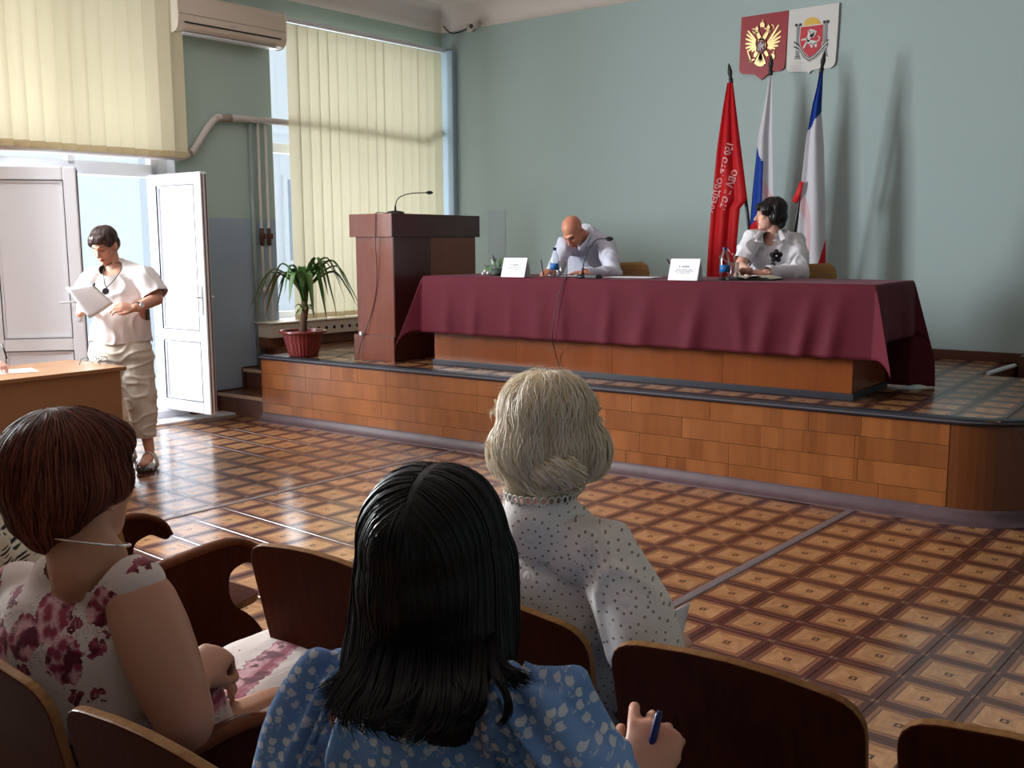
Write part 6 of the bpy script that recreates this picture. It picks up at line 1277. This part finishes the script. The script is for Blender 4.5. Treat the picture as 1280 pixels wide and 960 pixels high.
bv = surf_bvh(ho); cw = V(H5.p(-.02, -.03, .15)); C5 = V(H5.p(0, 0, 0))
def flow5(q, n, k, ph):
    rel = q-cw; rel2 = q-C5
    if rel2.z < -.098-.02*ph[1]: return None
    nap = max(0, min(1, (-rel2.z-.02)/.08))
    return rel.normalized()*1.0+V((0, 0, -.9))+r_*(-.25+.25*ph[0])*(1-nap)-r_*(rel2.dot(r_))*7*nap+f*(.35*nap*(1 if rel2.dot(f) < 0 else -.3))
strands('hair_strands', PF, HA, bv, scatter(ho, 6500, 12), flow5, .010, 6, 15, (.0006, .005), .0009, 7, .5)
m = MB()

# ---- the blonde woman in the front row
PB = person('blonde woman with a loose low bun and a white eyelet blouse, seen from behind', (-1.06, 1.60, 0))
f = V((-.38, .925, 0)).normalized(); r_ = V((.925, .38, 0)); hc = V((-1.078, 1.580, 1.121)); H6 = Head(tuple(hc), (f-r_*.12), (0, 0, 1), 1.0)
nb = V((-1.053, 1.519, 0.992)); shR, shL = V((-0.926, 1.549, 0.917)), V((-1.214, 1.585, 0.903)); cm = (shR+shL)/2; pl = V((-1.07, 1.68, .52))
sk = H6.prims(nb, .052)+[limb([tuple(pl), (pl.x, pl.y, .68), tuple(cm+V((0, 0, -.12))), tuple(cm+V((0, 0, -.01))), tuple(cm+V((0, 0, .04)))], [(.16, .11), (.145, .10), (.155, .10), (.14, .075), (.06, .05)], tuple(r_), 18)]
elR, wrR = V((-0.838, 1.514, 0.780)), V((-0.901, 1.775, 0.674)); elL, wrL = V((-1.245, 1.572, 0.670)), V((-1.119, 1.891, 0.535))
sk += [limb(seg(shR, elR, 3), [.048, .046, .042, .038]), limb(seg(elR, wrR, 2), [.038, .034, .027]), limb(seg(shL, elL, 3), [.046, .044, .04, .037]), limb(seg(elL, wrL, 2), [.037, .034, .027])]
sk += hand(wrR, (V((-0.919, 1.861, 0.666))-wrR), V((.5, -.3, .7)), -1, .9, (35, 45, 30), thumb=(.6, .7, -.2)); sk += hand(wrL, V((.7, .6, 0)), V((0, 0, 1)), 1, .9)
lo, _ = lower(pl, f); sk += lo
blob('body', sk, .0052, SK1, PB, 4, H6.sculpt()); H6.features(PB, ('fair', lin(150, 120, 90)), lin(178, 96, 92))
bl = [limb([tuple(pl+V((0, 0, -.05))), (pl.x, pl.y, .68), tuple(cm+V((0, 0, -.13))), tuple(cm+V((0, 0, -.035))), tuple(cm+V((0, 0, .02))), tuple(nb+V((0, 0, .0)))], [(.195, .14), (.18, .13), (.182, .13), (.175, .105), (.13, .08), (.072, .066)], tuple(r_), 20), limb([tuple(nb+V((0, 0, -.03))), tuple(nb+V((0, 0, .012))), tuple(nb+V((0, 0, .05))+f*.004)], [.076, .068, .066], None, 20)]
for s_, e_, q in ((shR, elR, 1), (shL, elL, -1)):
    d = (e_-s_).normalized(); bl.append(limb([tuple(s_-r_*.05*q+V((0, 0, .008))), tuple(s_+V((0, 0, .012))), tuple(s_+d*.05+r_*.012*q), tuple(s_+d*.12+r_*.014*q), tuple(s_+d*.2+r_*.01*q), tuple(e_), tuple(e_+d*.03)], [.062, .07, .074, .072, .066, .062, .05], None, 18))
    w_ = wrR if q > 0 else wrL; bl.append(limb(seg(e_, e_+(w_-e_)*.75, 3), [.06, .055, .045, .036]))
zc = (nb.z+.034)
def puck(co, n):
    w = waves(co, 24, 51, stretch=(1.2, 1.2, .9))*.007+ridge(co, 26, 76, (1.1, 1.1, .7))*.007+waves(co, 55, 52)*.002
    for s_, e_, q in ((shR, elR, 1),):
        d = np.array((e_-s_).normalized()); rel = co-np.array(s_); t = rel @ d; rad = rel-t[:, None]*d; an = np.arctan2(rad[:, 2], rad @ np.array(r_)); near = (np.linalg.norm(rel, axis=1) < .13) & ((rel @ np.array(r_)) > -.03); w += near*np.sin(an*12)*.004*np.exp(-(t/.06)**2)
    return w
blob('blouse', bl, .006, EYELET, PB, 5, (), lambda co: (co[:, 2] > zc) & (((co-np.array(nb))[:, :2]**2).sum(1) < .1**2), puck)
m = MB()
for k in range(30): a = 2*pi*k/30; c = V(nb)+r_*cos(a)*.069+f*(sin(a)*.069+.002)+V((0, 0, .037)); t_ = (-r_*sin(a)+f*cos(a)); m.tube([tuple(c+t_*(.0065*cos(b_))+V((0, 0, .0075*sin(b_)))) for b_ in [2*pi*j/8 for j in range(9)]], .0019, 5)
o = ob('lace_edging', m, MATS('lace', lin(228, 224, 218), .9), PB, smooth=True); o['kind'] = 'stuff'
HBn = m_hair('ash_blonde_hair', lin(232, 210, 172), lin(255, 250, 238), .5, .3)
hair = [H6.ell((0, -.024, .052), (.088, .102, .088)), H6.ell((0, -.05, .0), (.098, .082, .075)), H6.ell((-.078, -.02, -.02), (.034, .05, .05)), H6.ell((.084, -.03, -.015), (.034, .05, .05)), H6.ell((0, .04, .075), (.075, .06, .045)), H6.ell((0, -.06, -.06), (.07, .045, .045))]
ho = blob('hair', hair, .0055, HBn, PB, 6, (), None, lambda c, n: waves(c, 60, 3, stretch=(1, 1, .35))*.006+waves(c, 32, 13)*.007, grey(0, .35))
bv = surf_bvh(ho); C6 = V(H6.p(0, 0, 0)); kn_ = V((-0.993, 1.492, 1.086)); bc = V(H6.p(0, -.005, .15))
def flow6(q, n, k, ph):
    rel = q-bc; low = max(0, min(1, (C6.z+.02-q.z)/.09)); w = .75*sin(k*.8+ph[0]*3+ph[2]*9)+.5*ph[3]
    return rel.normalized()+V((0, 0, -.55))+((kn_-q).normalized()*1.5)*low*(.6+.4*ph[1])+r_*w*.7
strands('hair_strands', PB, HBn, bv, scatter(ho, 7000, 31), flow6, .011, 6, 17, (.001, .014), .0008, 8, .8)
fly = []; Rf = random.Random(77)
for k in range(70):
    a = Rf.uniform(0, 2*pi); p0 = V(H6.p(.085*cos(a), -.03, .05+.075*sin(a))); d = (p0-C6).normalized(); fly.append(((p0, p0+d*.012+r_*Rf.uniform(-.012, .012), p0+d*.02+V((0, 0, -.02))+r_*Rf.uniform(-.02, .02)), .006, .004))
for q3 in ((V((-1.121, 1.502, 1.112)), V((-1.125, 1.470, 1.086)), V((-1.103, 1.465, 1.040))), (V((-1.108, 1.504, 1.066)), V((-1.099, 1.476, 1.017)), V((-1.084, 1.470, 0.990))), (V((-1.131, 1.505, 1.173)), V((-1.130, 1.474, 1.134)), V((-1.116, 1.466, 1.100))), (V((-0.995, 1.606, 1.172)), V((-0.964, 1.597, 1.133)), V((-0.969, 1.576, 1.109))), (V((-0.994, 1.597, 1.118)), V((-0.967, 1.590, 1.112)), V((-0.982, 1.563, 1.087))), (V((-1.094, 1.511, 1.050)), V((-1.082, 1.488, 1.010)), V((-1.066, 1.485, 0.997))), (V((-1.131, 1.496, 1.119)), V((-1.137, 1.467, 1.123)), V((-1.114, 1.466, 1.095)))): fly.append((q3, .012, .010))
locks('loose_hair', PB, HBn, fly, 14, 20, .0011)
bun = [sphere(tuple(kn_), (.046, .036, .030), None, 18, 12), sphere(tuple(kn_+r_*.02+V((0, 0, -.008))), (.03, .034, .026)), sphere(tuple(kn_-r_*.022+V((0, 0, -.004))), (.03, .03, .028))]
bo = blob('bun', bun, .004, HBn, PB, 4, (), None, lambda c, n: np.sin((c @ np.array(r_+V((0, 0, .8))))*260)*.0016, grey(0, .5))
strands('bun_strands', PB, HBn, surf_bvh(bo), scatter(bo, 420, 9), lambda q, n, k, ph: n.cross(V((.35+.3*ph[0], .5, .8))), .008, 6, 12, (.0005, .006), .0011, 9, .7)
pc = [V((-0.942, 1.739, 0.711)), V((-0.932, 1.834, 0.708)), V((-0.919, 1.897, 0.727)), V((-0.910, 1.844, 0.669))]
page('paper_sheet', [V((-0.939, 1.754, 0.714)), V((-0.918, 1.897, 0.726)), V((-0.913, 1.851, 0.656)), V((-0.934, 1.726, 0.673))], 'white folded sheet in the hand of the blonde woman', curve=.012)
m = MB(); a, b_ = V((-0.915, 1.758, 0.706)), V((-0.915, 1.816, 0.675)); m.tube([tuple(a), tuple(b_)], [.0055, .0035], 8); tag(ob('pen', m, MAT_BLACK, smooth=True), 'small black pen on the sheet of the blonde woman', 'pen')

# ---- a neighbour at the left edge in a knitted top
PK = person('person in a black and cream knitted top, mostly outside the left edge', (-2.13, .90, 0))
f = V((0, 1, 0)); r_ = V((1, 0, 0)); nb = V((-2.16, .88, .965)); H7 = Head((-2.18, .94, 1.10), f); pl = V((-2.15, .98, .52))
b = NB('knit_pattern'); p = b.pos(); x, y, z = b.sep(p); q = b.comb(x*1.0+y*.6, z*2.0+x, 0.0); d = b.vor(q, 62, 'F1', 'Distance', .35, '2D'); KN = b.set(c=b.mix(d.smooth(.22, .36), lin(30, 28, 26), lin(206, 200, 178)), r=.9)
shR, shL = V((-1.985, .90, .915)), V((-2.33, .90, .915))
sk = H7.prims(nb)+[limb([tuple(pl), (pl.x, pl.y, .7), (pl.x, pl.y, .86), (pl.x, pl.y, .93)], [(.15, .1), (.14, .1), (.15, .09), (.06, .05)], (1, 0, 0))]
for s_, q in ((shR, 1), (shL, -1)): sk += [limb(seg(s_, s_+V((q*.03, .03, -.26)), 2), .04), limb(seg(s_+V((q*.03, .03, -.26)), s_+V((-q*.04, .26, -.30)), 2), .034)]+hand(s_+V((-q*.04, .26, -.30)), V((-q*.3, 1, 0)), V((0, 0, 1)), -q, .9)
sk += lower(pl, (-.5, .87, 0))[0]; blob('body', sk, .0075, SK3, PK, 3, H7.sculpt()); H7.features(PK, ('dark', lin(48, 30, 26)), lin(168, 84, 80))
blob('knitted_top', [limb([(pl.x, pl.y, .47), (pl.x, pl.y, .7), (pl.x, pl.y, .88), (pl.x, pl.y, .945)], [(.185, .13), (.17, .125), (.18, .115), (.085, .07)], (1, 0, 0), 18)]+[limb([tuple(s_-V((q*.05, 0, 0))), tuple(s_), tuple(s_+V((q*.03, .03, -.26)))], [.06, .062, .052]) for s_, q in ((shR, 1), (shL, -1))], .0075, KN, PK, 4, (), None, lambda c, n: waves(c, 30, 61)*.004)
blob('hair', [H7.ell((0, -.022, .048), (.09, .104, .086)), H7.ell((0, -.055, -.01), (.088, .07, .09))], .007, HB, PK, 3, (), None, lambda c, n: waves(c, 120, 3)*.003, grey(0, .6))
ob('skirt', MB().add(*limb([tuple(pl), tuple(pl+V((-.5, .87, 0))*.28), tuple(pl+V((-.5, .87, 0))*.52)], [(.16, .095), (.15, .09), (.14, .08)], (.87, .5, 0), 16)), MATS('dark_skirt', lin(30, 18, 14), .9), PK, smooth=True)

# ------------------------------------------------------------------ the desk by the door and who writes at it
dk = empty('writing_desk', 'light brown laminate desk at the left edge in front of the door', 'desk', (-6.0, 2.65, 0))
dx1, dy1 = -5.715, 3.565; ob('desk_top', MB().box((-6.36, 1.9, .718), (dx1+.012, dy1+.035, .742)), MAT_DESK, dk, bevel=.003)
ob('front_panel', MB().box((dx1-.028, 1.93, .0), (dx1-.01, dy1, .718)), MAT_DESK, dk); ob('side_panel', MB().box((-6.30, dy1-.02, .0), (dx1-.028, dy1, .718)), MAT_DESK, dk); ob('side_panel', MB().box((-6.30, 1.93, .0), (dx1-.028, 1.95, .718)), MAT_DESK, dk)
sheet('paper_sheets', 'white sheet on the desk at the left edge', -6.05, 3.02, .7435, .30, .21, 1.3, 1)
g = empty('eyeglasses', 'dark-rimmed eyeglasses lying folded open on the desk corner', 'glasses', (-5.98, 3.5, .743)); m = MB()
gc, gd, gl_ = V((-6.03, 3.60, .748)), V((.62, -.78, 0)), V((.78, .62, 0))
for q in (-1, 1):
    c = gc+gl_*q*.034; m.tube([tuple(c+gl_*.027*cos(a)+V((0, 0, .019+.019*sin(a)))) for a in [2*pi*k/16 for k in range(17)]], .0022, 6)
m.tube([tuple(gc-gl_*.008+V((0, 0, .022))), tuple(gc+gl_*.008+V((0, 0, .022)))], .002, 6); ob('rims', m, MAT_BLACK, g, smooth=True)
for q in (-1, 1): m = MB(); h_ = gc+gl_*q*.064+V((0, 0, .03)); m.tube(spline([tuple(h_), tuple(h_+gd*.08+V((0, 0, .004))), tuple(h_+gd*.12-V((0, 0, .006))), tuple(h_+gd*.145-V((0, 0, .03)))], 5), .0022, 6); ob('temple', m, MAT_BLACK, g, smooth=True)
PH = person('person writing at the desk on the left, only the hand in view', (-6.68, 2.72, 0)); f = V((1, .15, 0)).normalized(); r_ = V((.15, -1, 0)).normalized(); pl = V((-6.72, 2.72, .52)); nb = V((-6.68, 2.72, 1.02)); H8 = Head((-6.64, 2.72, 1.15), f)
shR, shL = pl+V((.02, 0, .44))+r_*.17, pl+V((.02, 0, .44))-r_*.17
sk = H8.prims(nb)+[limb([tuple(pl), tuple(pl+V((0, 0, .2))), tuple(pl+V((.02, 0, .38))), tuple(pl+V((.03, 0, .46)))], [(.16, .11), (.15, .11), (.16, .1), (.07, .06)], tuple(r_))]
wL = V((-6.059, 2.975, 0.780))+V((-.05, -.03, .01)); eL_ = V((-6.45, 2.95, .80)); wR_ = V((-6.20, 2.52, .775)); eR_ = V((-6.5, 2.48, .80))
sk += [limb(seg(shL, eL_, 2), [.045, .042, .038]), limb(seg(eL_, wL, 2), [.037, .032, .027]), limb(seg(shR, eR_, 2), [.045, .042, .038]), limb(seg(eR_, wR_, 2), [.037, .032, .027])]+hand(wL, V((.9, .25, .12)), V((-.1, -.2, 1)), 1, .9, (35, 50, 35))+hand(wR_, V((1, .3, 0)), V((0, 0, 1)), 1, .9)
sk += lower(pl, f)[0]; blob('body', sk, .0065, SK1, PH, 3, H8.sculpt()); H8.features(PH, ('dark', lin(48, 30, 26)), lin(168, 84, 80))
blob('blouse', [limb([tuple(pl+V((0, 0, -.05))), tuple(pl+V((0, 0, .2))), tuple(pl+V((.02, 0, .40))), tuple(pl+V((.03, 0, .47)))], [(.19, .14), (.18, .13), (.18, .12), (.085, .07)], tuple(r_), 18)]+[limb([tuple(s_), tuple(s_+(e_-s_)*.6)], [.062, .056]) for s_, e_ in ((shR, eR_), (shL, eL_))], .008, COTTON, PH, 4)
blob('hair', [H8.ell((0, -.022, .048), (.09, .104, .086)), H8.ell((0, -.055, -.02), (.088, .07, .09))], .007, HB, PH, 3, (), None, None, grey(0, .6))
m = MB(); q = V((-6.001, 2.973, 0.882)); m.tube([tuple(q+V((.02, .01, -.05))), tuple(q+V((-.01, 0, .04)))], .005, 8); tag(ob('pen', m, MAT_BLACK, smooth=True), 'dark pen in the hand at the left edge of the desk', 'pen')
for nm, x, y, lb in (('stool', -6.75, 2.72, 'plain brown stool behind the desk at the left edge'),):
    s = empty(nm, lb, 'stool', (x, y, 0)); ob('seat', MB().box((x-.19, y-.19, .38), (x+.19, y+.19, .415)), PLY, s, bevel=.006)
    for a, c in ((-1, -1), (-1, 1), (1, -1), (1, 1)): ob('leg', MB().box((x+a*.16-.018, y+c*.16-.018, 0), (x+a*.16+.018, y+c*.16+.018, .38)), PLY, s)
